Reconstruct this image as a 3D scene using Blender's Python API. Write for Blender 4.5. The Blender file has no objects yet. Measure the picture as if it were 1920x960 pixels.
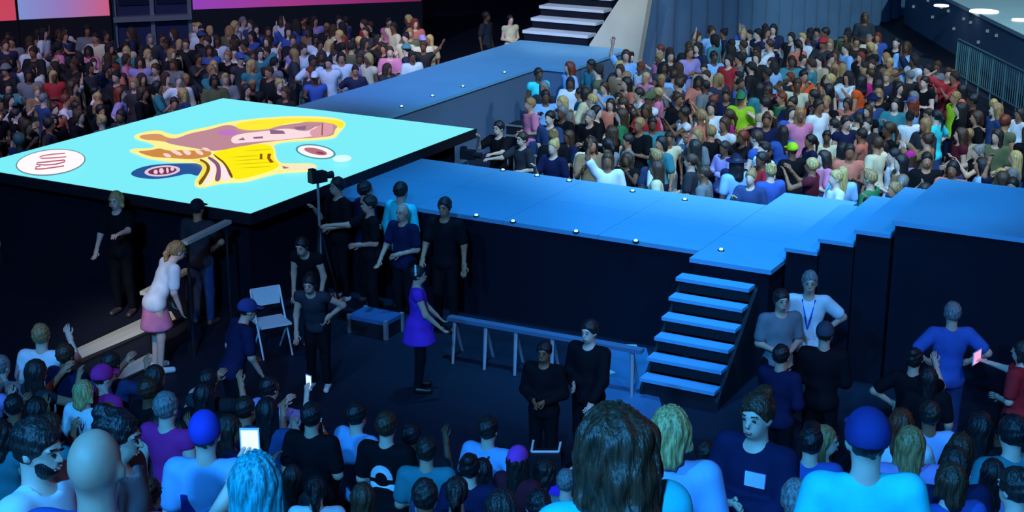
import bpy, math, random
import numpy as np

# ------------------------------------------------------------------ camera, world, lights, exposure
scene = bpy.context.scene
F = 2819.0; PITCH = math.radians(17.34); YAW = math.radians(28.9); H = 7.2; K = H / 7.2
sx, cx = math.sin(YAW), math.cos(YAW)
FW = np.array([-sx * math.cos(PITCH), cx * math.cos(PITCH), -math.sin(PITCH)])
RT = np.array([cx, sx, 0.0]); UP = np.cross(RT, FW); CAM = np.array([0, 0, H])
FH = np.array([-sx, cx, 0.0])                     # level heading of the camera

def ray(x, y): return FW + (x - 960) / F * RT - (y - 480) / F * UP
def at(x, y, z=0.0):
    d = ray(x, y); return CAM + d * ((z - H) / d[2])
def atD(x, y, D):
    d = ray(x, y); return CAM + d * (D / (d @ FH))
def proj(p):
    v = np.array(p, float) - CAM; Z = v @ FW
    return 960 + F * (v @ RT) / Z, 480 - F * (v @ UP) / Z, Z

cam_d = bpy.data.cameras.new('camera'); cam = bpy.data.objects.new('camera', cam_d)
scene.collection.objects.link(cam); scene.camera = cam
cam_d.sensor_width = 36; cam_d.lens = F / 1920 * 36; cam_d.clip_end = 300
cam.location = CAM; cam.rotation_euler = (math.pi / 2 - PITCH, 0, YAW)
scene.view_settings.view_transform = 'Standard'
scene.view_settings.look = 'None'; scene.view_settings.gamma = 1
scene.view_settings.use_curve_mapping = False; scene.view_settings.exposure = 0.0

w = bpy.data.worlds.new('arena_air'); scene.world = w; w.use_nodes = True
w.node_tree.nodes['Background'].inputs[0].default_value = (0.12, 0.22, 0.62, 1)
w.node_tree.nodes['Background'].inputs[1].default_value = 0.025

def spot(name, loc, target, color, power, angle, blend=0.6, size=0.4):
    l = bpy.data.lights.new(name, 'SPOT'); l.color = color; l.energy = power
    l.spot_size = math.radians(angle); l.spot_blend = blend; l.shadow_soft_size = size
    o = bpy.data.objects.new(name, l); scene.collection.objects.link(o)
    o.location = loc
    d = np.array(target, float) - np.array(loc, float)
    from mathutils import Vector
    o.rotation_euler = Vector(d).to_track_quat('-Z', 'Y').to_euler()
    return o
BLUE = (0.03, 0.32, 1.0)
# overhead rig of the arena, unseen; some spots added to brighten single places
spot('stage_wash', (-8.5, 18, 15), at(1150, 410, 1.3), (0.03, 0.42, 1.0), 6000, 40)
spot('landing_wash', (-3, 14, 14), at(1500, 410, 1.5), (0.06, 0.46, 1.0), 5200, 32)
spot('far_walkway_wash', (-13, 20, 15), at(850, 140, 1.3), (0.05, 0.28, 1.0), 4200, 34)
spot('far_stair_light', (-10, 16, 14), at(1090, 30, 2), (1.0, 0.92, 0.85), 8000, 13)
spot('right_crowd_light', (-2, 12, 17), at(1450, 210, 1.2), (0.46, 0.78, 1.0), 17500, 42)
spot('right_crowd_light', (2, 30, 15), at(1650, 200, 1.2), (0.75, 0.85, 1.0), 4200, 60)
spot('left_crowd_light', (-18, 10, 17), at(250, 130, 1.2), (0.66, 0.62, 1.0), 9000, 46)
spot('warm_crowd_light', (-14, 20, 13), at(770, 95, 1.3), (1.0, 0.85, 0.55), 3600, 16)
spot('stand_wash', (2, -9, 15), atD(1150, 900, 7), (0.05, 0.38, 1.0), 17000, 62)
spot('stand_wash', (-7, -6, 15), atD(250, 880, 7), (0.03, 0.36, 1.0), 9500, 50)
spot('stand_backlight', (6, 24, 13), atD(1300, 850, 8), (1.0, 0.42, 0.5), 700, 60)
spot('side_stage_fill', (4, 34, 15), at(1860, 10, 1.4), (0.55, 0.88, 1.0), 16000, 44)  # unseen spot added to brighten the side stage deck
spot('streak_fill', (-7, 3, 12), at(245, 612, 0.1), (1.0, 0.92, 0.75), 7000, 8, 0.9)  # unseen narrow spot added to brighten the widest pale streak strip
spot('floor_glow', (-2, 9, 13), at(1170, 740, 0), (0.04, 0.32, 1.0), 3200, 15)
spot('crew_light', (-4, 6, 12), at(780, 560, 1.2), (0.75, 0.7, 1.0), 420, 36)
spot('crew_light', (4, 8, 13), at(1650, 640, 1.2), (0.35, 0.52, 1.0), 2300, 34)
spot('crew_light', (-9, 4, 13), at(230, 520, 1.2), (0.85, 0.75, 0.9), 600, 30)

# ------------------------------------------------------------------ helpers
random.seed(7); rng = np.random.default_rng(7)
COL = scene.collection
def lin(c): return tuple(((v / 255) / 12.92 if v / 255 <= 0.04045 else ((v / 255 + 0.055) / 1.055) ** 2.4) for v in c)
def tag(o, label=None, cat=None, group=None, kind=None):
    if label: o['label'] = label
    if cat: o['category'] = cat
    if group: o['group'] = group
    if kind: o['kind'] = kind
    return o
def obj(name, me, parent=None, loc=None):
    o = bpy.data.objects.new(name, me); COL.objects.link(o)
    if parent is not None: o.parent = parent
    if loc is not None: o.location = loc
    return o
def empty(name, loc=(0, 0, 0), rz=0):
    o = bpy.data.objects.new(name, None); COL.objects.link(o); o.location = loc; o.rotation_euler = (0, 0, rz)
    o.empty_display_size = 0.1; return o

def mat(name, color, rough=0.6, spec=0.4, noise=0.0, nscale=8.0, metal=0.0):
    m = bpy.data.materials.new(name); m.use_nodes = True; nt = m.node_tree
    b = nt.nodes['Principled BSDF']; b.inputs['Roughness'].default_value = rough
    b.inputs['Specular IOR Level'].default_value = spec; b.inputs['Metallic'].default_value = metal
    if noise:
        n = nt.nodes.new('ShaderNodeTexNoise'); n.inputs['Scale'].default_value = nscale; n.inputs['Detail'].default_value = 4
        tc = nt.nodes.new('ShaderNodeTexCoord'); nt.links.new(tc.outputs['Object'], n.inputs['Vector'])
        r = nt.nodes.new('ShaderNodeMapRange'); r.inputs[3].default_value = 1 - noise; r.inputs[4].default_value = 1 + noise
        nt.links.new(n.outputs[0], r.inputs[0])
        mx = nt.nodes.new('ShaderNodeMix'); mx.data_type = 'RGBA'; mx.blend_type = 'MULTIPLY'; mx.inputs[0].default_value = 1
        mx.inputs[6].default_value = (*color, 1); nt.links.new(r.outputs[0], mx.inputs[7])
        nt.links.new(mx.outputs[2], b.inputs['Base Color'])
    else: b.inputs['Base Color'].default_value = (*color, 1)
    return m
def emit(name, color, strength=1.0):
    m = bpy.data.materials.new(name); m.use_nodes = True; nt = m.node_tree
    b = nt.nodes['Principled BSDF']; b.inputs['Base Color'].default_value = (0.02, 0.02, 0.02, 1)
    b.inputs['Emission Color'].default_value = (*color, 1); b.inputs['Emission Strength'].default_value = strength
    b.inputs['Roughness'].default_value = 0.5; b.inputs['Specular IOR Level'].default_value = 0.1
    return m
def tint(name, rough, spec, streak=None, amount=0.18):
    """one material for all people; the tint is each object's own colour"""
    m = bpy.data.materials.new(name); m.use_nodes = True; nt = m.node_tree
    b = nt.nodes['Principled BSDF']; b.inputs['Roughness'].default_value = rough; b.inputs['Specular IOR Level'].default_value = spec
    oi = nt.nodes.new('ShaderNodeObjectInfo'); tc = nt.nodes.new('ShaderNodeTexCoord')
    mp = nt.nodes.new('ShaderNodeMapping'); mp.inputs['Scale'].default_value = streak or (9, 9, 9)
    n = nt.nodes.new('ShaderNodeTexNoise'); n.inputs['Scale'].default_value = 1; n.inputs['Detail'].default_value = 3
    r = nt.nodes.new('ShaderNodeMapRange'); r.inputs[1].default_value = 0.3; r.inputs[2].default_value = 0.7
    r.inputs[3].default_value = 1 - amount; r.inputs[4].default_value = 1 + amount
    mx = nt.nodes.new('ShaderNodeMix'); mx.data_type = 'RGBA'; mx.blend_type = 'MULTIPLY'; mx.inputs[0].default_value = 1
    L = nt.links.new
    L(tc.outputs['Object'], mp.inputs[0]); L(mp.outputs[0], n.inputs['Vector']); L(n.outputs[0], r.inputs[0])
    if streak and streak[0] > 50:
        bp = nt.nodes.new('ShaderNodeBump'); bp.inputs['Strength'].default_value = .9; bp.inputs['Distance'].default_value = .012; L(n.outputs[0], bp.inputs['Height']); L(bp.outputs[0], b.inputs['Normal'])
    L(oi.outputs['Color'], mx.inputs[6]); L(r.outputs[0], mx.inputs[7]); L(mx.outputs[2], b.inputs['Base Color'])
    return m
M_SKIN = tint('skin', 0.5, 0.35, None, 0.06); M_CLOTH = tint('cloth', 0.85, 0.15, (7, 7, 5), 0.15)
M_HAIR = tint('hair', 0.48, 0.55, (70, 70, 8), 0.6); M_HARD = tint('hard_plastic', 0.4, 0.5, None, 0.05)

def mesh(name, V, Fs, m=None, smooth=False):
    me = bpy.data.meshes.new(name); me.from_pydata([tuple(v) for v in V], [], Fs); me.update()
    if m: me.materials.append(m)
    if smooth: me.polygons.foreach_set('use_smooth', [True] * len(me.polygons))
    return me
class MB:
    def __init__(s): s.V = []; s.F = []
    def box(s, a, b):
        (x0, y0, z0), (x1, y1, z1) = np.minimum(a, b), np.maximum(a, b); n = len(s.V)
        s.V += [(x0, y0, z0), (x1, y0, z0), (x1, y1, z0), (x0, y1, z0), (x0, y0, z1), (x1, y0, z1), (x1, y1, z1), (x0, y1, z1)]
        s.F += [tuple(n + i for i in f) for f in ((0, 3, 2, 1), (4, 5, 6, 7), (0, 1, 5, 4), (1, 2, 6, 5), (2, 3, 7, 6), (3, 0, 4, 7))]; return s
    def tube(s, a, b, r, r2=None, n=8):
        a = np.array(a, float); b = np.array(b, float); r2 = r if r2 is None else r2; d = b - a; d /= np.linalg.norm(d)
        u = np.cross(d, [0, 0, 1] if abs(d[2]) < .9 else [1, 0, 0]); u /= np.linalg.norm(u); v = np.cross(d, u); k = len(s.V)
        for c, q in ((a, r), (b, r2)):
            for i in range(n):
                t = 2 * math.pi * i / n; s.V.append(tuple(c + q * (u * math.cos(t) + v * math.sin(t))))
        for i in range(n): s.F.append((k + i, k + n + i, k + n + (i + 1) % n, k + (i + 1) % n)[::-1])
        s.F.append(tuple(k + i for i in range(n))[::1]); s.F.append(tuple(k + n + i for i in range(n))[::-1]); return s
    def prism(s, poly, z0, z1):
        n = len(s.V); m = len(poly)
        s.V += [(p[0], p[1], z0) for p in poly] + [(p[0], p[1], z1) for p in poly]
        s.F += [tuple(range(n, n + m))[::-1], tuple(range(n + m, n + 2 * m))] + [(n + i, n + (i + 1) % m, n + m + (i + 1) % m, n + m + i) for i in range(m)]; return s
    def mesh(s, name, m, smooth=False): return mesh(name, s.V, s.F, m, smooth)
    def obj(s, name, m, parent=None, smooth=False, loc=None): return obj(name, s.mesh(name, m, smooth), parent, loc)

# ------------------------------------------------------------------ structure: floor, walkways, stairs, screen
M_FLOOR = mat('dark_floor', (0.012, 0.015, 0.03), 0.6, 0.25, 0.35, 0.8)
M_DECK = mat('walkway_deck', (0.15, 0.40, 0.62), 0.5, 0.3, 0.08, 1.5)
M_SKIRT = mat('black_skirt', (0.008, 0.009, 0.018), 0.9, 0.1, 0.3, 2)
M_BLUEWALL = mat('blue_fascia', (0.10, 0.16, 0.26), 0.7, 0.2, 0.15, 1)
M_BLACK = mat('black_paint', (0.012, 0.013, 0.02), 0.6, 0.3)
M_GREY = mat('grey_metal', (0.30, 0.32, 0.36), 0.4, 0.5, 0.1, 12, 0.3)
M_WHITE = mat('white_paint', (0.75, 0.76, 0.78), 0.5, 0.4)
M_PALE = mat('pale_panel', (0.5, 0.46, 0.39), 0.7, 0.2, 0.25, 1.2)
M_DRAPE = mat('blue_drape', (0.07, 0.12, 0.2), 0.9, 0.1, 0.25, 1.5)

tag(MB().box((-75, -12, -0.3), (45, 85, 0)).obj('floor', M_FLOOR), kind='structure')
for n, a, b in (('wall_back', (-75, 84.5, 0), (45, 85, 16)), ('wall_left', (-75, -12, 0), (-74.5, 85, 16)), ('wall_right', (44.5, -12, 0), (45, 85, 16)), ('wall_rear', (-75, -12.3, 0), (45, -12, 16))):
    tag(MB().box(a, b).obj(n, M_SKIRT), kind='structure')
ZC = 1.45 * K
def kb(x0, x1, y0, y1, z0, z1): return (x0 * K, y0 * K, z0), (x1 * K, y1 * K, z1)
def deck(name, label, x0, x1, y0, y1, top, skirt=M_SKIRT):
    e = empty(name, ((x0 + x1) / 2 * K, (y0 + y1) / 2 * K, 0)); tag(e, label, 'stage')
    o = e.location
    def part(nm, a, b, m):
        p = MB().box(a, b).obj(nm, m, e); p.location = -o; return p
    part('skirt', *kb(x0 + .04, x1 - .04, y0 + .04, y1 - .04, 0, top - .06), skirt)
    # the deck is laid from panels with fine joints between them
    nx = max(1, round((x1 - x0) / 1.6)); ny = max(1, round((y1 - y0) / 1.3))
    for i in range(nx):
        for j in range(ny):
            a = x0 + (x1 - x0) * i / nx; b = x0 + (x1 - x0) * (i + 1) / nx; c = y0 + (y1 - y0) * j / ny; d = y0 + (y1 - y0) * (j + 1) / ny
            part('deck_panel', *kb(a + .003, b - .003, c + .003, d - .003, top - .06, top), M_DECK)
    return e
deck('walkway', 'blue-lit walkway running from the glowing floor screen to the stair landing', -12.74, -6.88, 17.5, 20.05, ZC)
deck('landing', 'blue-lit landing between two flights of steps', -6.88, -5.78, 17.15, 20.85, ZC)
deck('walkway', 'blue walkway running behind the floor screen to the far stairs', -17.05, -15.0, 21.84, 28.3, ZC, M_BLUEWALL)
deck('landing', 'wide blue landing at the foot of the far pale stairs', -17.05, -14.25, 28.3, 31.3, ZC, M_BLUEWALL)
deck('platform', 'tall blue platform above the side steps', -4.45, 2.5, 17.6, 19.97, 2.17 * K)

# side steps that rise from the landing to the tall platform
e = tag(empty('side_steps', (-5.1 * K, 18.8 * K, 0)), 'blue steps rising from landing to tall platform', 'stairs')
for i, (a, b) in enumerate(((-5.78, -5.35), (-5.35, -4.9), (-4.9, -4.45))):
    z = (1.45 + .18 * (i + 1)) * K
    p = MB().box(*kb(a, b, 17.6, 19.97, z - .05, z)).obj('tread', M_DECK, e); p.location = -e.location
    p = MB().box(*kb(a + .02, b, 17.63, 19.94, 0, z - .05)).obj('riser', M_SKIRT, e); p.location = -e.location
# front stairs, treads lit along the nosing
e = tag(empty('front_stairs', (-6.45 * K, 16.5 * K, 0)), 'black stairs with seven blue-lit treads going down from landing to floor', 'stairs')
lefts = [-6.86, -6.93, -6.97, -7.01, -7.05, -7.09]
for i in range(6):
    z = (1.25 - .2 * i) * K; y1 = 17.15 - .21 * i; y0 = y1 - .21; x0 = -6.95; x1 = -5.97
    p = MB().box(*kb(x0, x1, y0 - .05, y1 - .04, z - .045, z)).obj('tread', M_DECK, e); p.location = -e.location
    p = MB().box(*kb(x0 + .02, x1 - .02, y0 + .03, y1, z - .2 * K if i < 5 else 0, z - .045)).obj('riser', M_BLACK, e); p.location = -e.location
for x in (-6.97, -5.99):
    V = [(x, 17.15, 0), (x, 17.15, 1.2 * K), (x, 15.9, 0.1), (x, 15.9, 0)]
    me = mesh('stringer', [(a * K, b * K, c) for a, b, c in V] + [((a + .05) * K, b * K, c) for a, b, c in V], [(0, 1, 2, 3), (7, 6, 5, 4), (0, 4, 5, 1), (1, 5, 6, 2), (2, 6, 7, 3), (3, 7, 4, 0)], M_BLACK)
    p = obj('stringer', me, e); p.location = -e.location
# far stairs
e = tag(empty('far_stairs', (-16.1 * K, 32.5 * K, 0)), 'wide pale-edged stairs rising behind the far landing', 'stairs')
M_TREAD = mat('pale_tread', (0.55, 0.58, 0.66), 0.6, 0.3)
for i in range(9):
    z = ZC + .24 * (i + 1) * K; y0 = 31.3 + .42 * i
    p = MB().box(*kb(-17.0, -15.28, y0, y0 + .46, z - .07, z)).obj('tread', M_TREAD, e); p.location = -e.location
    p = MB().box(*kb(-16.98, -15.3, y0 + .04, y0 + .42, 0, z - .07)).obj('riser', M_SKIRT, e); p.location = -e.location
# pale wall beside the far stairs
y = 31.32 * K
pts = [(-15.27 * K, ZC)] + [(at(px, py, 0)) for px, py in ()]
def onY(px, py, yy):
    d = ray(px, py); p = CAM + d * (yy / d[1]); return p[0], p[2]
pl = [onY(1105, 84, y), onY(1160, 0, y), onY(1190, -46, y), onY(1225, -60, y), onY(1196, 112, y)]
pl = pl + [(pl[-1][0], 0.0), (pl[0][0], 0.0)]
V = [(a, y, b) for a, b in pl] + [(a, y + .25, b) for a, b in pl]; n = len(pl)
tag(obj('pale_wall', mesh('pale_wall', V, [tuple(range(n)), tuple(range(n, 2 * n))[::-1]] + [(i, i + n, (i + 1) % n + n, (i + 1) % n) for i in range(n)], M_PALE)),
    'pale lit wall panel beside the far stairs', 'wall panel')

# drapes
def drape(name, label, a, b, z1, folds, m, amp=.12):
    a = np.array(a, float)[:2]; b = np.array(b, float)[:2]; d = b - a; L = np.linalg.norm(d); d /= L; nrm = np.array([-d[1], d[0]])
    N = folds * 6; V = []
    for th in (0, .05):
        for i in range(N + 1):
            q = a + d * L * i / N + nrm * (amp * math.sin(i / 6 * 2 * math.pi) + th)
            V += [(q[0], q[1], 0), (q[0], q[1], z1)]
    Fs = [(2 * i, 2 * i + 2, 2 * i + 3, 2 * i + 1) for i in range(N)]; o = 2 * (N + 1)
    Fs += [(o + 2 * i, o + 2 * i + 1, o + 2 * i + 3, o + 2 * i + 2) for i in range(N)]
    Fs += [(2 * i + 1, 2 * i + 3, o + 2 * i + 3, o + 2 * i + 1) for i in range(N)]
    tag(obj(name, mesh(name, V, Fs, m, True)), label, 'curtain')
drape('curtain', 'tall dark blue curtain behind the standing crowd', (-14.2 * K, 31.75 * K), (-12.6 * K, 51 * K), 7, 22, M_DRAPE)
drape('curtain', 'dark blue curtain closing off the back corner', (-12.6 * K, 51 * K), (-7.5 * K, 53 * K), 7, 10, M_DRAPE)

# floor screen (LED)
X0, X1, Y0, Y1, ZS = -18.25 * K, -12.77 * K, 15.69 * K, 21.8 * K, 1.6 * K
scr = tag(empty('floor_screen', ((X0 + X1) / 2, (Y0 + Y1) / 2, 0)), 'raised square video floor glowing cyan with a reclining figure and ovals', 'screen')
def spart(mb, name, m):
    p = mb.obj(name, m, scr); p.location = -scr.location; return p
M_CYAN = emit('screen_cyan', (0.20, 0.86, 0.95), 1.0)
spart(MB().box((X0 + .25, Y0 + .25, 0), (X1 - .25, Y1 - .25, ZS - .16)), 'base', M_SKIRT)
spart(MB().box((X0 - .03, Y0 - .03, ZS - .16), (X1 + .03, Y1 + .03, ZS - .004)), 'rim', M_BLACK)
spart(MB().box((X0, Y0, ZS - .004), (X1, Y1, ZS)), 'screen_surface', M_CYAN)
EM = {}
layer = [0]
def art(name, pts, rgb, crop=True, sm=True):
    if crop: pts = [(220 + a * .2396, 200 + b * .2396) for a, b in pts]
    if sm:                                           # round the traced outline off (Chaikin)
        for _ in range(2):
            q = []
            for i in range(len(pts)):
                a, b = np.array(pts[i]), np.array(pts[(i + 1) % len(pts)]); q += [tuple(.75 * a + .25 * b), tuple(.25 * a + .75 * b)]
            pts = q
    layer[0] += 1; z = ZS + .0015 * layer[0]
    W = [at(a, b, z) for a, b in pts]
    if rgb not in EM: EM[rgb] = emit('print_%d_%d_%d' % rgb, lin(rgb), 1.0)
    me = bpy.data.meshes.new(name)
    import bmesh
    bm = bmesh.new(); f = bm.faces.new([bm.verts.new(tuple(v)) for v in W]); bm.normal_update()
    if f.normal.z < 0: f.normal_flip()
    bmesh.ops.triangulate(bm, faces=bm.faces[:]); bm.to_mesh(me); bm.free(); me.materials.append(EM[rgb])
    p = obj(name, me, scr); p.location = -scr.location
def oval(name, c, rx, ry, rot, rgb, crop=True):
    t = math.radians(rot)
    art(name, [(c[0] + rx * math.cos(u) * math.cos(t) - ry * math.sin(u) * math.sin(t), c[1] + rx * math.cos(u) * math.sin(t) + ry * math.sin(u) * math.cos(t)) for u in np.linspace(0, 2 * math.pi, 33)[:-1]], rgb, crop, False)
art('blue_badge', [(90, 522), (180, 472), (330, 447), (600, 442), (690, 446), (665, 525), (622, 545), (560, 520), (450, 548), (300, 570), (150, 556)], (38, 84, 150))
oval('badge_ring', (352, 503), 140, 42, -5, (225, 200, 225)); oval('badge_centre', (352, 503), 112, 29, -5, (110, 50, 85))
for q in ((300, 510, 16, 17), (345, 502, 18, 22), (392, 498, 10, 22), (430, 488, 14, 14)): oval('badge_letter', q[:2], q[2], q[3], -8, (240, 205, 215))
art('figure_glow', [(120, 230), (190, 200), (330, 180), (400, 212), (480, 218), (560, 186), (700, 160), (800, 134), (920, 110), (1100, 90), (1320, 74), (1560, 74), (1720, 88), (1795, 125), (1765, 175), (1725, 215), (1705, 250), (1500, 268), (1350, 274), (1215, 296), (1240, 340), (1240, 390), (1270, 438), (1330, 446), (1540, 440), (1570, 480), (1480, 514), (1280, 520), (1150, 550), (1000, 595), (900, 595), (800, 606), (700, 626), (640, 640), (592, 610), (632, 540), (672, 480), (645, 446), (560, 438), (420, 438), (300, 418), (230, 406), (150, 374), (80, 345), (130, 326), (260, 326), (300, 308), (240, 280), (150, 258)], (253, 243, 150))
art('upper_foot', [(160, 228), (260, 212), (340, 212), (390, 245), (500, 250), (470, 290), (300, 264), (200, 258)], (214, 150, 100))
art('upper_leg', [(360, 262), (480, 245), (560, 210), (720, 180), (850, 140), (920, 150), (960, 180), (1180, 180), (1250, 150), (1400, 130), (1560, 105), (1700, 112), (1745, 140), (1700, 180), (1695, 228), (1560, 243), (1440, 247), (1180, 275), (1000, 305), (800, 345), (720, 345), (560, 318), (400, 290)], (190, 138, 150))
art('purple_shade', [(780, 190), (880, 175), (960, 200), (900, 230), (790, 225)], (190, 120, 195))
art('pale_arm', [(885, 242), (960, 210), (1190, 188), (1330, 165), (1480, 200), (1560, 150), (1590, 160), (1580, 225), (1470, 240), (1300, 258), (1000, 280), (900, 292)], (253, 222, 228))
for q in ([(1190, 178), (1300, 188), (1315, 212), (1200, 214)], [(940, 262), (985, 240), (1000, 262)], [(1060, 238), (1140, 232), (1140, 248), (1070, 252)], [(1380, 160), (1480, 150), (1470, 182), (1400, 180)]): art('tattoo', q, (140, 105, 130), True, False)
art('hand', [(1500, 190), (1560, 165), (1620, 120), (1690, 125), (1690, 215), (1600, 235), (1520, 240)], (222, 160, 170))
art('finger_line', [(1600, 130), (1612, 130), (1608, 225), (1596, 225)], (150, 95, 95), True, False)
art('yellow_band', [(905, 152), (1000, 112), (1320, 88), (1700, 97), (1790, 128), (1745, 185), (1695, 122), (1400, 115), (1250, 150), (1180, 178), (1000, 188)], (255, 236, 50))
art('lower_foot', [(140, 347), (260, 343), (330, 322), (390, 345), (480, 340), (600, 345), (720, 335), (745, 380), (650, 405), (560, 412), (430, 402), (330, 398), (250, 388)], (206, 138, 70))
for q in ([(400, 340), (450, 335), (520, 375), (480, 385)], [(500, 335), (570, 345), (580, 375), (540, 380)], [(600, 340), (660, 345), (680, 380), (630, 372)], [(650, 320), (700, 320), (735, 345), (700, 350)], [(350, 365), (400, 365), (430, 395), (380, 395)]): art('toe', q, (252, 215, 215))
art('brown_stripe', [(640, 402), (705, 432), (735, 480), (692, 560), (652, 618), (628, 600), (680, 520), (697, 470), (650, 432)], (120, 84, 22))
art('yellow_stripe', [(560, 412), (650, 420), (705, 460), (690, 520), (650, 570), (625, 600), (612, 598), (655, 530), (672, 470), (640, 436)], (250, 225, 90))
art('white_stripe', [(690, 405), (765, 452), (775, 495), (745, 570), (705, 608), (672, 606), (720, 530), (742, 475)], (252, 232, 240))
art('purple_stripe', [(720, 385), (800, 440), (812, 500), (806, 585), (756, 584), (780, 500), (768, 450), (700, 400)], (135, 85, 130))
art('white_stripe', [(800, 440), (850, 478), (895, 565), (818, 590), (812, 500)], (252, 232, 240))
art('yellow_garment', [(735, 358), (1000, 302), (1185, 288), (1230, 345), (1212, 400), (1280, 462), (1200, 504), (1050, 548), (930, 575), (885, 540), (845, 440), (790, 400)], (255, 238, 10))
art('garment_edge', [(742, 362), (790, 395), (850, 440), (912, 552), (885, 562), (840, 450), (770, 400)], (120, 75, 30))
for yy, xa, xb in ((335, 980, 1200), (385, 850, 1100), (412, 880, 1150), (440, 880, 1180), (470, 930, 1200)): art('garment_fold', [(xa, yy + 12), ((xa + xb) / 2, yy + 2), (xb, yy - 6), (xb, yy), ((xa + xb) / 2, yy + 9)], (214, 196, 0), True, False)
for q in ([(1115, 370), (1135, 368), (1135, 412), (1115, 412)], [(1175, 368), (1205, 368), (1195, 400), (1225, 435), (1195, 440), (1172, 405)]): art('garment_mark', q, (140, 80, 30), True, False)
art('pale_forearm', [(1275, 458), (1540, 456), (1560, 474), (1520, 492), (1300, 500)], (250, 232, 205))
art('forearm_line', [(1290, 462), (1350, 480), (1300, 486)], (160, 115, 105), True, False)
oval('oval_edge', (1552, 352), 158, 56, 8, (70, 150, 160)); oval('oval_white', (1552, 352), 142, 46, 8, (252, 248, 252))
oval('oval_emblem', (1552, 350), 92, 24, 12, (185, 110, 125)); oval('oval_emblem_mark', (1590, 362), 34, 9, 12, (130, 70, 90))
oval('white_spot', (1758, 405), 74, 28, -3, (220, 255, 255))
oval('oval_edge', (95, 304.5), 66, 24.5, -6, (105, 140, 150), False); oval('oval_white', (95, 304), 63.5, 22.5, -6, (255, 250, 253), False)
def stroke(name, pts, wd, rgb):
    p = np.array(pts, float); L = []; R = []
    for i in range(len(p)):
        d = p[min(i + 1, len(p) - 1)] - p[max(i - 1, 0)]; d /= np.linalg.norm(d); nn = np.array([-d[1], d[0]]) * wd
        L.append(tuple(p[i] + nn)); R.append(tuple(p[i] - nn))
    art(name, L + R[::-1], rgb, False, False)
stroke('letter', [(122, 287.5), (100, 289), (80, 292), (74, 294.5), (78, 297), (100, 296), (124, 294)], 1.2, (200, 110, 130))
stroke('letter', [(121, 300), (100, 302), (84, 304), (70, 305), (68, 308), (84, 309.5), (104, 308), (120, 304), (122, 300.5)], 1.2, (180, 80, 105))
stroke('letter', [(120, 311), (100, 314), (82, 316.5), (66, 317)], 1.3, (190, 95, 115))
stroke('letter', [(76, 311), (68, 313), (66, 317)], 1.2, (190, 95, 115))

# far video boards on the front of the stands (top left)
def ramp_emit(name, stops, strength=1.0):
    m = bpy.data.materials.new(name); m.use_nodes = True; nt = m.node_tree; b = nt.nodes['Principled BSDF']
    tc = nt.nodes.new('ShaderNodeTexCoord'); sp = nt.nodes.new('ShaderNodeSeparateXYZ'); cr = nt.nodes.new('ShaderNodeValToRGB')
    nt.links.new(tc.outputs['Generated'], sp.inputs[0]); nt.links.new(sp.outputs[0], cr.inputs[0]); nt.links.new(cr.outputs[0], b.inputs['Emission Color'])
    while len(cr.color_ramp.elements) < len(stops): cr.color_ramp.elements.new(0.5)
    for el, (p, c) in zip(cr.color_ramp.elements, stops): el.position = p; el.color = (*lin(c), 1)
    b.inputs['Emission Strength'].default_value = strength; b.inputs['Base Color'].default_value = (.01, .01, .01, 1); return m
def board(name, label, pa, pb, z, h, m):
    a = at(*pa, z); b = at(*pb, z); d = b - a; L = np.linalg.norm(d); e_ = tag(empty(name, (a[0], a[1], 0), math.atan2(d[1], d[0])), label, 'video board')
    MB().box((0, 0, z), (L, .12, z + h)).obj('screen_face', m, e_); MB().box((-.03, .02, 0), (L + .03, .2, z + h + .05)).obj('housing', M_BLACK, e_)
board('video_board', 'glowing red video board at the end of the back row', (-60, 42), (31, 38), 1.0, 2.2, emit('board_red', lin((205, 70, 95)), .9))
board('video_board', 'video board fading from pale blue to salmon pink', (36, 37), (206, 29), 1.0, 2.2, ramp_emit('board_fade', [(0, (130, 150, 215)), (.45, (150, 125, 195)), (1, (205, 95, 135))], .9))
board('video_board', 'video board fading from violet to crimson', (362, 18), (790, 2), 1.4, 2.2, ramp_emit('board_violet', [(0, (150, 65, 190)), (.4, (165, 55, 140)), (1, (130, 30, 80))], .9))
a = at(212, 33, 0.9); b = at(360, 27, 0.9); d = b - a; L = np.linalg.norm(d)
e = tag(empty('control_booth', (a[0], a[1], 0), math.atan2(d[1], d[0])), 'dark blue framed booth between two video boards', 'booth')
M_BOOTH = mat('booth_blue', (0.03, 0.04, 0.12), 0.6, 0.3)
MB().box((0, .3, 0), (L, 1.5, 3)).obj('body', M_BOOTH, e); MB().box((0, 0, .75), (L, .35, .9)).obj('counter', M_GREY, e)
for t in (0.02, .5, .98): MB().box((L * t - .06, .2, 0), (L * t + .06, .31, 3)).obj('post', M_GREY, e)
for t in (.04, .52): MB().box((L * t + .1, .24, 1.2), (L * (t + .44), .31, 2.6)).obj('window_pane', mat('booth_glass', (.02, .03, .07), .1, .6), e)

# deck at the top right with glowing round discs, dark front studded with lamps, crowd barrier
fa, fb = at(1712, 55, 0), at(1960, 205, 0); d = fb - fa; d /= np.linalg.norm(d); nrm = np.array([-d[1], d[0], 0.0])
if nrm @ RT < 0: nrm = -nrm
e = tag(empty('side_stage', tuple(fa)), 'pale teal stage deck with round glowing white discs beyond the crowd', 'stage')
poly = [fa - d * 1.2, fb + d * 6, fb + d * 6 + nrm * 14, fa - d * 1.2 + nrm * 14]
def ep(mb, name, m, par): p = mb.obj(name, m, par); p.location = -par.location; return p
M_TEAL = mat('teal_deck', (0.42, 0.55, 0.58), 0.35, 0.5, 0.1, .7)
ep(MB().prism(poly, 0, 1.35), 'front', M_BLUEWALL, e); ep(MB().prism([p - nrm * .05 for p in poly], 1.35, 1.45), 'deck_top', M_TEAL, e)
M_GLOW = emit('white_glow', (0.9, 0.95, 1), 2.5)
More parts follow.
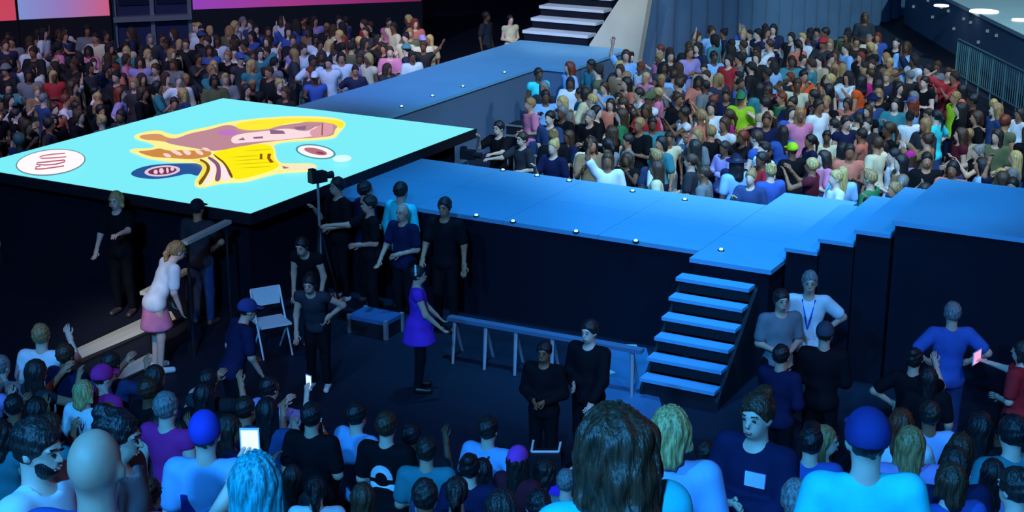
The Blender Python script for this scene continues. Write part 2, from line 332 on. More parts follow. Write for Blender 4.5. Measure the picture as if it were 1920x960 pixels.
for px, py, r in ((1845, 22, .38), (1765, 11, .2), (1912, 38, .2)):
    c = at(px, py, 1.45); ep(MB().prism([(c[0] + r * math.cos(t), c[1] + r * math.sin(t)) for t in np.linspace(0, 2 * math.pi, 21)[:-1]], 1.44, 1.475), 'glow_disc', M_GLOW, e)
M_DIM = emit('lamp_dim', (0.35, 0.6, 0.7), .28)
for i in range(12):
    q = fa + d * (.75 * i + random.uniform(-.1, .1)) - nrm * .03; z = (1.1 if i % 3 else .7); ep(MB().box(q + (-.035, -.035, z - .035), q + (.035, .035, z + .035)), 'front_lamp', M_DIM, e)
ba, bb = at(1790, 150, 0), at(1985, 262, 0)
def barrier(a, b, label, h=1.05, group=None, m=None):
    d_ = b - a; L_ = np.linalg.norm(d_); e_ = tag(empty('crowd_barrier', tuple(a), math.atan2(d_[1], d_[0])), label, 'barrier', group); m = m or M_GREY
    MB().tube((0, 0, h), (L_, 0, h), .03).obj('top_rail', m, e_); MB().tube((0, 0, .18), (L_, 0, .18), .02).obj('bottom_rail', m, e_)
    n_ = max(3, int(L_ / .14))
    for i in range(n_ + 1): MB().tube((L_ * i / n_, 0, 0 if i % 6 == 0 else .18), (L_ * i / n_, 0, h), .012 if i % 6 else .025, n=5).obj('bar', m, e_)
    return e_
barrier(ba, bb, 'teal-lit metal crowd barrier in front of the side stage', m=mat('teal_rail', (.07, .16, .18), .5, .4))

# ------------------------------------------------------------------ people: soft-blended body volumes meshed on a grid
def nets(Fd, xs, ys, zs):
    s = Fd < 0
    c = np.zeros(tuple(n - 1 for n in Fd.shape), np.uint8)
    for i in (0, 1):
        for j in (0, 1):
            for k in (0, 1): c += s[i:i + c.shape[0], j:j + c.shape[1], k:k + c.shape[2]]
    idx = np.argwhere((c > 0) & (c < 8)); I, J, Kk = idx.T
    if len(idx) == 0: return np.zeros((0, 3)), np.zeros((0, 4), int)
    val = {}; pos = {}
    for i in (0, 1):
        for j in (0, 1):
            for k in (0, 1):
                val[i, j, k] = Fd[I + i, J + j, Kk + k]; pos[i, j, k] = np.stack([xs[I + i], ys[J + j], zs[Kk + k]], 1)
    acc = np.zeros((len(idx), 3)); cnt = np.zeros(len(idx))
    for a in val:
        for ax in range(3):
            if a[ax] == 0:
                b = list(a); b[ax] = 1; b = tuple(b)
                va, vb = val[a], val[b]; mk = (va < 0) != (vb < 0)
                t = np.where(mk, va / np.where(va - vb == 0, 1, va - vb), 0)[:, None]
                acc += np.where(mk[:, None], pos[a] + t * (pos[b] - pos[a]), 0); cnt += mk
    V = acc / cnt[:, None]
    mp = -np.ones(c.shape, int); mp[I, J, Kk] = np.arange(len(idx)); Fs = []
    for ax in range(3):
        u, v = [(1, 2), (2, 0), (0, 1)][ax]
        lo = [slice(None)] * 3; hi = [slice(None)] * 3; lo[ax] = slice(0, -1); hi[ax] = slice(1, None)
        A = s[tuple(lo)]; B = s[tuple(hi)]; e_ = np.argwhere(A != B)
        ok = (e_[:, u] > 0) & (e_[:, v] > 0) & (e_[:, u] < Fd.shape[u] - 1) & (e_[:, v] < Fd.shape[v] - 1); e_ = e_[ok]
        q = []
        for du, dv in ((-1, -1), (0, -1), (0, 0), (-1, 0)):
            g = e_.copy(); g[:, u] += du; g[:, v] += dv; q.append(mp[g[:, 0], g[:, 1], g[:, 2]])
        q = np.stack(q, 1); fl = ~A[e_[:, 0], e_[:, 1], e_[:, 2]]; q[fl] = q[fl][:, ::-1]; Fs.append(q)
    Fs = np.concatenate(Fs); return V, Fs[(Fs >= 0).all(1)]

class Vol:
    def __init__(s, lo, hi, v, zs=None):
        s.x = np.arange(lo[0], hi[0] + v, v); s.y = np.arange(lo[1], hi[1] + v, v); s.z = np.arange(lo[2], hi[2] + v, v) if zs is None else zs
        s.f = np.full((len(s.x), len(s.y), len(s.z)), 1.0, np.float32); s.v = v
    def _blk(s, lo, hi):
        r = []
        for a, l, h in ((s.x, lo[0], hi[0]), (s.y, lo[1], hi[1]), (s.z, lo[2], hi[2])):
            i = max(0, np.searchsorted(a, l) - 1); j = min(len(a), np.searchsorted(a, h) + 1); r.append(slice(i, max(i + 1, j)))
        X = s.x[r[0]][:, None, None]; Y = s.y[r[1]][None, :, None]; Z = s.z[r[2]][None, None, :]; return tuple(r), X, Y, Z
    def _mix(s, r, d, k):
        f = s.f[r]; h = np.clip(.5 + .5 * (f - d) / k, 0, 1); s.f[r] = f * (1 - h) + d * h - k * h * (1 - h)
    def cap(s, a, b, ra, rb, k=.03, infl=0):
        a = np.array(a, float); b = np.array(b, float); ra += infl; rb += infl; m = max(ra, rb) + .09
        r, X, Y, Z = s._blk(np.minimum(a, b) - m, np.maximum(a, b) + m); d = b - a; dd = max(d @ d, 1e-9)
        t = np.clip(((X - a[0]) * d[0] + (Y - a[1]) * d[1] + (Z - a[2]) * d[2]) / dd, 0, 1)
        D = np.sqrt((X - a[0] - t * d[0]) ** 2 + (Y - a[1] - t * d[1]) ** 2 + (Z - a[2] - t * d[2]) ** 2) - (ra + (rb - ra) * t); s._mix(r, D, k)
    def ell(s, c, rad, R=None, k=.03, infl=0, sub=False):
        c = np.array(c, float); q = np.array(rad, float) + infl; m = q.max() + .09; r, X, Y, Z = s._blk(c - m, c + m)
        P = [X - c[0], Y - c[1], Z - c[2]]
        if R is not None: P = [R[0, i] * P[0] + R[1, i] * P[1] + R[2, i] * P[2] for i in range(3)]
        k0 = np.sqrt(sum((p / w_) ** 2 for p, w_ in zip(P, q))); k1 = np.sqrt(sum((p / w_ ** 2) ** 2 for p, w_ in zip(P, q))) + 1e-6
        D = k0 * (k0 - 1) / k1
        if sub: s.f[r] = np.maximum(s.f[r], -D)
        else: s._mix(r, D, k)
    def clip(s, p, n):                       # keep the side n points to
        D = (s.x[:, None, None] - p[0]) * n[0] + (s.y[None, :, None] - p[1]) * n[1] + (s.z[None, None, :] - p[2]) * n[2]
        s.f = np.maximum(s.f, -D.astype(np.float32))
    def out(s): return nets(s.f, s.x, s.y, s.z)

def rotx(a): c, q = math.cos(a), math.sin(a); return np.array([[1, 0, 0], [0, c, -q], [0, q, c]])
def roty(a): c, q = math.cos(a), math.sin(a); return np.array([[c, 0, q], [0, 1, 0], [-q, 0, c]])
def rotz(a): c, q = math.cos(a), math.sin(a); return np.array([[c, -q, 0], [q, c, 0], [0, 0, 1]])
ARM = dict(down=((.07, .03, -.29), (.02, -.06, -.25)), phone=((.06, -.12, -.22), (-.10, -.17, .17)), up=((.12, -.06, .23), (-.04, -.05, .25)),
           vee=((.20, -.03, .18), (.12, -.03, .22)), hip=((.24, .08, -.22), (-.19, -.09, -.14)), fold=((.06, -.06, -.27), (-.25, -.13, .03)),
           clasp=((.06, .0, -.29), (-.17, -.20, -.05)), clap=((.06, -.07, -.25), (-.17, -.19, .09)), reach=((.09, -.22, -.12), (.0, -.25, .02)),
           side=((.25, -.08, -.10), (.24, -.06, .0)), head=((.25, -.0, .13), (-.22, .0, .14)), low=((.05, -.10, -.27), (-.02, -.17, -.17)), film=((.05, -.17, -.08), (-.12, -.13, .21)))
HC = 1.632
def norm(v): v = np.array(v, float); return v / np.linalg.norm(v)
def skeleton(L='down', R='down', lean=0, yaw=0, nod=0, crouch=0):
    B = rotx(math.radians(lean)); hip = np.array([0, 0, .93])      # + lean tips the trunk towards the face side (-Y)
    up = lambda p: hip + B @ (np.array(p, float) - hip)
    S = {}
    for s_, a in ((-1, L), (1, R)):
        sh = np.array([s_ * .178, .01, 1.415]); u, f = ARM[a]; fl = np.array([s_, 1, 1])
        el = sh + norm(np.array(u) * fl) * .285; wr = el + norm(np.array(f) * fl) * .245; hd = norm(np.array(f) * fl)
        S[s_] = dict(sh=up(sh), el=up(el), wr=up(wr), hd=B @ hd)
    S['up'] = up; S['B'] = B; S['hc'] = up((0, -.01, HC)); S['hr'] = B @ rotx(math.radians(-lean * .6)) @ rotz(math.radians(yaw)) @ rotx(math.radians(nod))
    for s_ in (-1, 1):
        if crouch: S['leg', s_] = [np.array([s_ * .09, .0, .90]), np.array([s_ * .14, -.24, .55]), np.array([s_ * .12, .02, .08])]
        else: S['leg', s_] = [np.array([s_ * .088, .0, .90]), np.array([s_ * .10, -.015, .49]), np.array([s_ * .11, .025, .085])]
    return S
def trunk(v, S, infl=0, low=True, k=.05):
    up, B = S['up'], S['B']
    v.ell(up((0, .005, 1.29)), (.165, .108, .17), B, k, infl); v.ell(up((0, .0, 1.09)), (.142, .104, .16), B, k, infl)
    v.cap(up((-.125, .015, 1.405)), up((.125, .015, 1.405)), .062, .062, k, infl)
    if low: v.ell((0, .01, .93), (.162, .122, .12), None, k, infl)
def head(v, S, fine):
    c, R = S['hc'], S['hr']; g = lambda *p: c + R @ np.array(p)
    v.ell(g(0, .014, .02), (.075, .097, .098), R, .02); v.ell(g(0, -.022, -.055), (.054, .066, .068), R, .03)
    v.cap(g(0, -.083, .012), g(0, -.106, -.024), .008, .014, .015)
    for q in (-1, 1): v.ell(g(q * .077, .008, -.012), (.012, .021, .031), R, .008)
    if fine:
        for q in (-1, 1):
            v.ell(g(q * .031, -.094, .008), (.019, .013, .011), R, .01, 0, True)
            v.cap(g(q * .015, -.086, .026), g(q * .045, -.076, .026), .009, .008, .012)
        v.cap(g(-.016, -.084, -.062), g(.016, -.084, -.062), .0085, .0085, .008)
    v.cap(g(0, .022, -.07), S['up']((0, .02, 1.40)), .054, .064, .03)
def arms(v, S, infl=0, upto=2.0, k=.03):
    for s_ in (-1, 1):
        a = S[s_]
        if upto >= 1: v.cap(a['sh'], a['el'], .053, .042, k, infl); e_ = a['el'] + (a['wr'] - a['el']) * min(1, upto - 1)
        else: v.cap(a['sh'], a['sh'] + (a['el'] - a['sh']) * upto, .055, .049, k, infl); continue
        if upto > 1: v.cap(a['el'], e_, .041, .041 - .013 * min(1, upto - 1), k, infl)
def legs(v, S, infl=0, upto=2.0, feet=True):
    for s_ in (-1, 1):
        h, kn, an = S['leg', s_]; v.cap(h, kn if upto >= 1 else h + (kn - h) * upto, .085, .056 if upto >= 1 else .07, .04, infl)
        if upto > 1: v.cap(kn, kn + (an - kn) * (upto - 1), .055, .055 - .018 * (upto - 1), .03, infl)
        if feet: v.cap(an + (0, .02, -.035), an + (s_ * .02, -.15, -.05), .036, .032, .02, infl)
def hand_mesh(S, s_):
    """palm, four fingers of unequal length and a thumb, slightly curled; (verts, quads)"""
    a = S[s_]; d = a['hd']; w0 = a['wr']; side = norm(np.cross(d, [0, 1, .2]) if abs(d[1]) < .9 else np.cross(d, [0, 0, 1])); nrm_ = np.cross(d, side)
    if nrm_[1] > 0: nrm_ = -nrm_
    V = []; Q = []
    def ringtube(pts, rs, sq=1.0, n=6):
        k = len(V)
        for p, r in zip(pts, rs):
            for i in range(n): t = 2 * math.pi * i / n; V.append(p + r * (side * math.cos(t) * sq + nrm_ * math.sin(t)))
        for j in range(len(pts) - 1):
            for i in range(n): Q.append((k + j * n + i, k + j * n + (i + 1) % n, k + (j + 1) * n + (i + 1) % n, k + (j + 1) * n + i))
        e_ = k + (len(pts) - 1) * n; Q.append((e_, e_ + 1, e_ + 2, e_ + 3)); Q.append((e_, e_ + 3, e_ + 4, e_ + 5))
    ringtube([w0 - d * .03, w0, w0 + d * .045, w0 + d * .09, w0 + d * .1], [.02, .021, .019, .016, .010], 1.9, 6)
    for i, L_ in enumerate((.068, .078, .072, .056)):
        b = w0 + d * .09 + side * (.03 - .02 * i); m = b + d * L_ * .5 + nrm_ * .008; t = m + d * L_ * .42 + nrm_ * .026
        ringtube([b - d * .01, m, t], [.0095, .009, .0065])
    b = w0 + d * .03 + side * .03; m = b + d * .03 + side * .028; ringtube([b, m, m + d * .032 + nrm_ * .008], [.012, .0105, .007])
    return np.array(V), Q
def npmesh(name, V, Q, m):
    me = bpy.data.meshes.new(name); V = np.asarray(V, np.float32); Q = np.asarray(Q, np.int32)
    me.vertices.add(len(V)); me.vertices.foreach_set('co', V.ravel()); me.loops.add(Q.size); me.loops.foreach_set('vertex_index', Q.ravel())
    me.polygons.add(len(Q)); me.polygons.foreach_set('loop_start', np.arange(0, Q.size, 4, dtype=np.int32))
    me.polygons.foreach_set('use_smooth', np.ones(len(Q), bool)); me.update(calc_edges=True); me.materials.append(m); return me
VOX = dict(near=.0135, mid=.019, far=.03, dust=.045)
def grid(S, lod, z0=None, z1=None):
    v = VOX[lod]; P = [S[q][n] for q in (-1, 1) for n in ('sh', 'el', 'wr')] + [S['hc'], np.array([0, -.2, .5])]
    P = np.array(P); lo = P.min(0) - .16; hi = P.max(0) + .16; lo[0] = min(lo[0], -.3); hi[0] = max(hi[0], .3); lo[1] = min(lo[1], -.25); hi[1] = max(hi[1], .25); lo[2] = -.01
    zs = []; z = -.04
    while z < hi[2]: zs.append(z); z += v * (1.7 if z < .8 else (1.0 if z < 1.5 or lod == 'near' else .75))
    return Vol(lo, hi, v, np.array(zs))
CACHE = {}
def pose_key(p): return tuple(sorted(p.items()))
def body(p, lod):
    key = ('b', pose_key(p), lod)
    if key not in CACHE:
        S = skeleton(**p); v = grid(S, lod); trunk(v, S); legs(v, S); arms(v, S); head(v, S, lod in ('near', 'mid'))
        V, Q = v.out()
        if lod != 'dust':
            for s_ in (-1, 1):
                hv, hq = hand_mesh(S, s_); hq = np.array(hq) + len(V); V = np.concatenate([V, hv]); Q = np.concatenate([Q, hq])
        CACHE[key] = (npmesh('person_body', V, Q, M_SKIN), V, Q)
    return CACHE[key]
def top(p, kind, lod):
    key = ('t', pose_key(p), kind, lod)
    if key not in CACHE:
        S = skeleton(**p); v = grid(S, lod); i = {'tee': .017, 'tank': .012, 'long': .02, 'dress': .014}[kind]; i = max(i, VOX[lod] * .55)
        trunk(v, S, i)
        arms(v, S, i + .006, {'tee': .72, 'tank': .12, 'long': 1.9, 'dress': .14}[kind])
        if kind == 'dress': v.cap((0, .0, .93), (0, -.005, .52), .185, .27, .04)
        else: v.ell((0, .01, .90), (.165, .125, .10), None, .04, i)
        c = S['up']((0, -.045, 1.485)); v.ell(c, (.072, .085, .05), None, .03, 0, True)
        v.clip((0, 0, .70 if kind == 'dress' else .84), (0, 0, 1))
        CACHE[key] = (npmesh('top', *v.out(), M_CLOTH),)+v.out()
    return CACHE[key]
def bottom(p, kind, lod):
    key = ('l', pose_key(p), kind, lod)
    if key not in CACHE:
        S = skeleton(**p); v = grid(S, lod); i = max(.014, VOX[lod] * .5)
        if kind == 'skirt': v.ell((0, .01, .93), (.162, .122, .12), None, .03, i); v.cap((0, .01, .85), (0, .0, .55), .15, .22, .04)
        else: v.ell((0, .01, .93), (.162, .122, .12), None, .03, i); legs(v, S, i, .9 if kind == 'shorts' else 1.93, False)
        v.clip((0, 0, 1.0), (0, 0, -1)); v.clip((0, 0, .58 if kind == 'skirt' else .06), (0, 0, 1))
        CACHE[key] = (npmesh('trousers', *v.out(), M_CLOTH),)+v.out()
    return CACHE[key]
def shoe(p, s_, lod):
    key = ('s', pose_key(p), s_, lod)
    if key not in CACHE:
        S = skeleton(**p); an = S['leg', s_][2]; v = Vol(an - (.09, .23, .09), an + (.11, .09, .06), max(.016, VOX[lod]))
        v.cap(an + (0, .02, -.035), an + (s_ * .02, -.155, -.048), .046, .04, .02); v.clip((0, 0, .002), (0, 0, 1)); v.clip((0, 0, an[2] + .02), (0, 0, -1))
        CACHE[key] = (npmesh('shoe', *v.out(), M_HARD),)
    return CACHE[key]
def hairmesh(kind, lod):
    key = ('h', kind, lod)
    if key not in CACHE:
        vx = {'near': .01, 'mid': .013, 'far': .022, 'dust': .032}[lod]; v = Vol((-.2, -.26, -.48), (.2, .26, .25), vx)
        if kind in ('cap', 'beanie', 'sunhat'):
            if kind == 'cap': v.ell((0, .016, .035), (.093, .116, .108)); v.clip((0, 0, -.005), (0, -.1, 1)); v.ell((0, -.115, .03), (.075, .085, .014), rotx(.15), .01)
            if kind == 'beanie': v.ell((0, .02, .045), (.092, .112, .115)); v.clip((0, 0, .02), (0, .35, 1))
            if kind == 'sunhat': v.ell((0, .014, .05), (.088, .108, .1)); v.clip((0, 0, .04), (0, 0, 1)); v.ell((0, .014, .045), (.17, .18, .018))
        else:
            g = .012 if kind != 'buzz' else .004
            v.ell((0, .02, .028), (.077 + g, .097 + g, .097 + g)); v.clip((0, -.09, .07), (0, 1.25, 1)); v.clip((0, 0, -.055 if kind in ('short', 'quiff', 'buzz') else -.085), (0, 0, 1))
            if kind == 'quiff': v.ell((0, -.05, .115), (.06, .055, .03), None, .03)
            if kind in ('long', 'bob', 'curly', 'wavy'):
                e_ = {'long': -.34, 'bob': -.10, 'curly': -.2, 'wavy': -.17}[kind]; q = {'curly': .02, 'wavy': .028}.get(kind, 0)
                v.cap((0, .045, .0), (0, .085, e_), .088 + q, .062 + q, .03)
                for s_ in (-1, 1): v.cap((s_ * .062, .02, .02), (s_ * .088, .02, e_ * .75), .034 + q, .024 + q, .03)
            if kind == 'bun': v.ell((0, .085, .105), (.05, .05, .045), None, .01)
            if kind == 'pony': v.cap((0, .10, .06), (0, .15, -.04), .035, .034, .02); v.cap((0, .15, -.04), (0, .13, -.26), .034, .014, .02)
        if kind not in ('cap', 'beanie', 'sunhat'):
            X = v.x[:, None, None]; Y = v.y[None, :, None]; Z = v.z[None, None, :]
            th_ = np.arctan2(X, Y + .02); am = {'near': 1, 'mid': 1, 'far': .6, 'dust': .3}[lod]
            if kind in ('long', 'bob', 'curly', 'wavy', 'pony'): w_ = .0045 * np.sin(15 * th_ + 2.5 * np.sin(22 * Z) + 1) + .003 * np.sin(27 * th_ + 3 * np.sin(15 * Z))
            else: w_ = .0035 * np.sin(95 * X + 2 * np.sin(60 * Z)) * np.sin(85 * Y + 1.3) + .003 * np.sin(120 * Z + 50 * X)
            if kind in ('curly', 'wavy'): w_ = w_ + .009 * np.sin(48 * Z + 5 * th_) * np.sin(6 * th_)
            v.f = v.f + (am * w_).astype(np.float32) * (np.abs(v.f) < .05)
        CACHE[key] = (npmesh('hair', *v.out(), M_HARD if False else (M_CLOTH if kind in ('cap', 'beanie', 'sunhat') else M_HAIR)),)+v.out()
    return CACHE[key]

PAL = dict(white=(225, 228, 235), black=(16, 16, 22), navy=(24, 30, 66), blue=(60, 90, 170), skyblue=(140, 185, 235), cyan=(60, 225, 235), teal=(60, 130, 140), grey=(120, 122, 128),
           charcoal=(48, 50, 58), red=(185, 40, 48), pink=(225, 130, 165), magenta=(190, 45, 130), orange=(232, 92, 40), lime=(165, 205, 40), green=(50, 120, 80), purple=(110, 50, 190),
           cream=(225, 210, 175), salmon=(215, 120, 100), maroon=(95, 28, 44), lilac=(165, 145, 205), olive=(95, 100, 70), yellow=(225, 195, 70), beige=(190, 165, 135), denim=(50, 70, 115), tan=(150, 115, 85))
HAIRC = dict(black=(26, 24, 28), dark=(42, 32, 30), brown=(70, 45, 30), blond=(200, 165, 105), grey=(125, 122, 122), red=(125, 50, 28), teal=(30, 160, 170), light=(165, 125, 80))
SKINS = [(226, 186, 166), (208, 160, 136), (190, 130, 100), (150, 98, 72), (110, 72, 54)]
WHITEISH = (1, 1, 1, 1)
M_PHONE = emit('phone_glow', (0.55, 0.75, 1.0), 1.6)
SHOEC = [(230, 230, 230), (20, 20, 22), (70, 60, 60)]
KIDS = {'tee': 't-shirt', 'tank': 'sleeveless top', 'long': 'long-sleeved top', 'dress': 'dress'}
SPEC = []
def add(pos, h, theta, pose, t, tc, hair, hc, b='trousers', bc='black', skin=None, lod=None, where='', extra='', label=None, group=None, hat=None, force=False):
    SPEC.append(dict(pos=np.array(pos, float), h=h, th=theta, pose=pose, t=t, tc=tc, hair=hair, hc=hc, b=b, bc=bc, skin=random.choice(SKINS) if skin is None else SKINS[skin], lod=lod, where=where, extra=extra, label=label, group=group, hat=hat, force=force))
    return SPEC[-1]
def face(a): return math.pi + YAW - math.radians(a)          # 0 = looking away from the camera, 90 = to its right
def toward(pos, tgt): d_ = np.array(tgt)[:2] - np.array(pos)[:2]; return math.atan2(d_[0], -d_[1])
P = dict
STAND = P(); 
def floor_px(x, y, h, **k):
    p = at(x, y, h); return (p[0], p[1], 0.0)

# raked stand under the near spectators: one slab per row, each row a step lower towards the stage
RUN, RISE, DF = 0.8, 0.348, 12.4
def row_z(D): return 0.0 if D >= DF else RISE * (math.floor((DF - D) / RUN) + 1)
st = tag(empty('raked_stand', tuple(FH * DF)), 'dark stepped spectator stand sloping down to the floor', 'stand')
for i in range(13):
    d0 = DF - RUN * (i + 1); d1 = DF - RUN * i; z = RISE * (i + 1)
    pl = [FH * d0 - RT * 16, FH * d0 + RT * 14, FH * d1 + RT * 14, FH * d1 - RT * 16]
    p = MB().prism(pl, 0, z).obj('step', M_BLACK, st); p.location = -st.location

def stand_px(x, y, s, hmin=1.45, hmax=1.95, ideal=1.72):
    D0 = F / s * .92; best = None
    for D in np.linspace(max(2.6, D0 * .8), D0 * 1.18, 60):
        p = atD(x, y, D); D_ = p @ FH; fr = ((DF - D_) / RUN) % 1.0
        if (D_ < DF and (fr < .24 or fr > .8)) or DF <= D_ < DF + .3: continue         # feet stay on the tread
        hh = p[2] - row_z(D_); sc = abs(hh - ideal) * 1.5 + abs(D - D0) / D0 * 1.2 + sum(max(0, .5 - math.hypot(p[0] - q['pos'][0], p[1] - q['pos'][1])) * 3 for q in SPEC)
        if best is None or sc < best[0]: best = (sc, p, hh, row_z(D_))
    _, p, hh, z = best; return (p[0], p[1], z), hh
def near(x, y, s, a, pose, t, tc, hair, hc, **k):
    pos, hh = stand_px(x, y, s); top_extra = {'bun': 0, 'cap': .03, 'beanie': .03}.get(k.get('hat') or hair, .012)
    hh = max(1.3, min(2.05, hh)); lod = 'near' if s > 300 else 'mid'
    return add(pos, hh / (1.75 + top_extra) * 1.75, face(a), pose, t, tc, hair, hc, lod=lod, where=k.pop('where', 'in the raked stand'), force=True, **k)
def crew(x, y, a, pose, t, tc, hair, hc, h=1.78, z=0.0, **k):
    hh = h + .0
    top_z = z + hh
    p = at(x, y, top_z)
    if -12.9 * K < p[0] < -7 * K and 17.1 * K < p[1] < 19.5 * K: p[1] = 17.1 * K
    return add((p[0], p[1], z), h, face(a), pose, t, tc, hair, hc, lod=k.pop('lod', 'mid'), where=k.pop('where', 'on the dark floor'), force=True, **k)

# --- spectators in the stand (near): head-top pixel, pixels per metre, heading
near(56, 796, 500, 108, P(L='down', R='down', nod=8), 'tee', 'white', 'short', 'dark', label='bearded person in white t-shirt looking sideways beside a bald head', extra='beard', skin=0)
near(158, 822, 640, 5, P(L='down', R='down'), 'tee', 'blue', 'none', 'dark', label='bald person seen from behind in a blue t-shirt', skin=1)
near(214, 776, 470, 92, P(L='clasp', R='clasp', nod=10), 'long', 'grey', 'bun', 'black', label='person in profile with dark gathered hair and a grey top', skin=0)
near(380, 782, 345, 3, P(L='clasp', R='clasp'), 'tee', 'skyblue', 'buzz', 'dark', hat=('beanie', (60, 70, 190)), extra='print', label='person in blue cap and pale blue t-shirt with a dark print on the back', skin=0)
near(428, 778, 240, 70, P(L='phone', R='down'), 'tee', 'navy', 'long', 'dark', label='person in profile with long dark hair beside the blue cap')
near(470, 866, 560, 0, P(L='clasp', R='film'), 'tee', 'white', 'long', 'teal', extra='phone', label='person with long teal-blond hair filming with a raised phone', skin=0)
near(310, 735, 250, 25, P(L='down', R='down'), 'tank', 'magenta', 'short', 'grey', label='grey-haired person in a magenta top', skin=0)
near(456, 717, 215, 40, P(L='film', R='phone'), 'tee', 'lilac', 'short', 'black', extra='phone', label='dark-haired person in a lilac t-shirt holding a phone up', skin=0)
near(500, 745, 215, 10, P(L='phone', R='clasp'), 'tank', 'denim', 'long', 'black', label='person with long black hair and bare arms at the front of the stand')
near(583, 755, 215, 20, P(L='clasp', R='down'), 'tee', 'black', 'short', 'black', label='broad dark-haired person in a plain black t-shirt', skin=1)
near(668, 755, 225, 40, P(L='clasp', R='clasp'), 'tee', 'skyblue', 'short', 'black', label='person in a pale blue t-shirt and jeans next to a printed black t-shirt', skin=0)
near(724, 772, 235, 20, P(L='clasp', R='clasp'), 'tee', 'black', 'short', 'brown', extra='arch', label='person in a black t-shirt with a white arched print on the back', skin=0)
near(782, 798, 220, 30, P(L='film', R='phone'), 'tee', 'charcoal', 'short', 'black', label='dark-haired person half hidden behind a teal t-shirt')
near(798, 826, 240, 5, P(L='clasp', R='clasp'), 'tee', 'teal', 'short', 'dark', extra='backpack', label='person in a teal t-shirt carrying a small grey backpack', skin=1)
near(903, 782, 215, 30, P(L='hip', R='down'), 'tee', 'skyblue', 'short', 'dark', extra='strap', label='person in pale blue t-shirt with a thin black strap over the shoulder', skin=0)
near(880, 862, 250, 10, P(), 'tee', 'navy', 'bun', 'black', label='person with a black bun in front of the strap wearer')
near(905, 866, 250, 0, P(), 'tee', 'skyblue', 'long', 'black', label='person with long black hair beside the purple beanie')
near(972, 848, 255, 35, P(), 'tee', 'maroon', 'long', 'dark', hat=('beanie', (200, 70, 190)), label='person in a bright purple beanie', skin=0)
near(1022, 862, 240, 20, P(), 'tee', 'purple', 'curly', 'dark', label='curly-haired person in a purple t-shirt')
near(1062, 884, 265, 10, P(), 'tee', 'grey', 'short', 'grey', label='grey-haired person in a grey t-shirt beside the curly hair', skin=0)
near(1152, 762, 620, -25, P(L='clasp', R='clasp', nod=8), 'tee', 'cyan', 'wavy', 'brown', extra='strap', label='person with long wavy brown hair in a cyan top with a black bag strap', skin=0)
near(1258, 762, 395, 5, P(), 'tee', 'skyblue', 'bob', 'blond', label='person with a short blond bob in a pale blue top', skin=0)
near(1422, 741, 365, 222, P(L='fold', R='fold', yaw=6), 'long', 'navy', 'bun', 'brown', extra='badge', label='person facing the stand with folded arms and a pale badge on a navy top', skin=0)
near(1322, 828, 240, 0, P(), 'tee', 'skyblue', 'short', 'dark', label='person with short dark hair between the blond bob and the navy top')
near(1526, 808, 275, 15, P(), 'tee', 'blue', 'quiff', 'black', label='person with thick black hair in a plain mid-blue t-shirt', skin=0)
near(1548, 800, 270, 100, P(), 'tee', 'charcoal', 'long', 'light', label='person in profile beside the thick black hair', skin=0)
near(1630, 770, 450, 3, P(), 'tee', 'cyan', 'buzz', 'black', hat=('cap', (44, 54, 120)), label='broad person in a navy cap and bright cyan t-shirt', skin=0)
near(1692, 766, 255, 15, P(L='phone', R='clasp'), 'tee', 'white', 'long', 'red', label='person with long copper-red hair')
near(1722, 806, 300, 5, P(), 'long', 'lilac', 'long', 'light', label='person with long light brown hair beside the navy cap')
near(1745, 752, 230, 0, P(), 'tee', 'skyblue', 'short', 'dark', label='person in pale blue behind the copper-red hair')
near(1805, 815, 270, 10, P(), 'tee', 'lilac', 'long', 'brown', label='person with brown hair and a lilac t-shirt')
near(1800, 848, 280, 0, P(), 'tee', 'navy', 'long', 'dark', label='person with long dark hair in front of the lilac t-shirt')
near(1792, 878, 300, -10, P(), 'tee', 'blue', 'bob', 'brown', label='person with a brown bob in a blue t-shirt')
near(1842, 772, 245, 20, P(L='phone', R='phone'), 'tee', 'black', 'long', 'black', label='person with long black hair in black beside the teal t-shirt')
near(1893, 778, 300, -15, P(), 'tee', 'teal', 'short', 'black', label='person with short black hair in a teal t-shirt at the aisle end', skin=0)
near(1908, 880, 330, -30, P(), 'tee', 'skyblue', 'bun', 'dark', label='person with a dark bun in pale blue at the aisle end', skin=0)
near(590, 915, 300, 0, P(), 'tee', 'white', 'pony', 'black', label='person with a black ponytail in white')
near(680, 928, 300, 10, P(), 'tee', 'maroon', 'long', 'brown', label='person with long brown hair in maroon')
near(795, 905, 330, 0, P(), 'tee', 'navy', 'short', 'dark', label='short person in navy in front of the teal t-shirt')
near(855, 905, 310, 5, P(), 'tee', 'navy', 'pony', 'dark', label='person with a dark ponytail in navy')
near(940, 925, 340, 0, P(), 'tee', 'grey', 'bob', 'dark', label='person with a dark bob in grey')
near(1010, 925, 330, -10, P(), 'tee', 'blue', 'short', 'black', label='person in blue in front of the curly hair')
near(1330, 880, 300, 10, P(), 'tee', 'teal', 'bob', 'dark', label='person with a dark bob in teal')
near(1500, 912, 350, 0, P(), 'tee', 'white', 'short', 'grey', label='person with short grey hair in white')
near(1858, 912, 330, 0, P(), 'tee', 'lilac', 'long', 'black', label='person with long black hair in lilac')
near(270, 905, 400, 30, P(), 'tee', 'white', 'short', 'brown', label='brown-haired person in white below the magenta top')
near(545, 880, 260, 0, P(), 'tee', 'charcoal', 'long', 'dark', label='person with dark hair in charcoal behind the teal-blond hair')

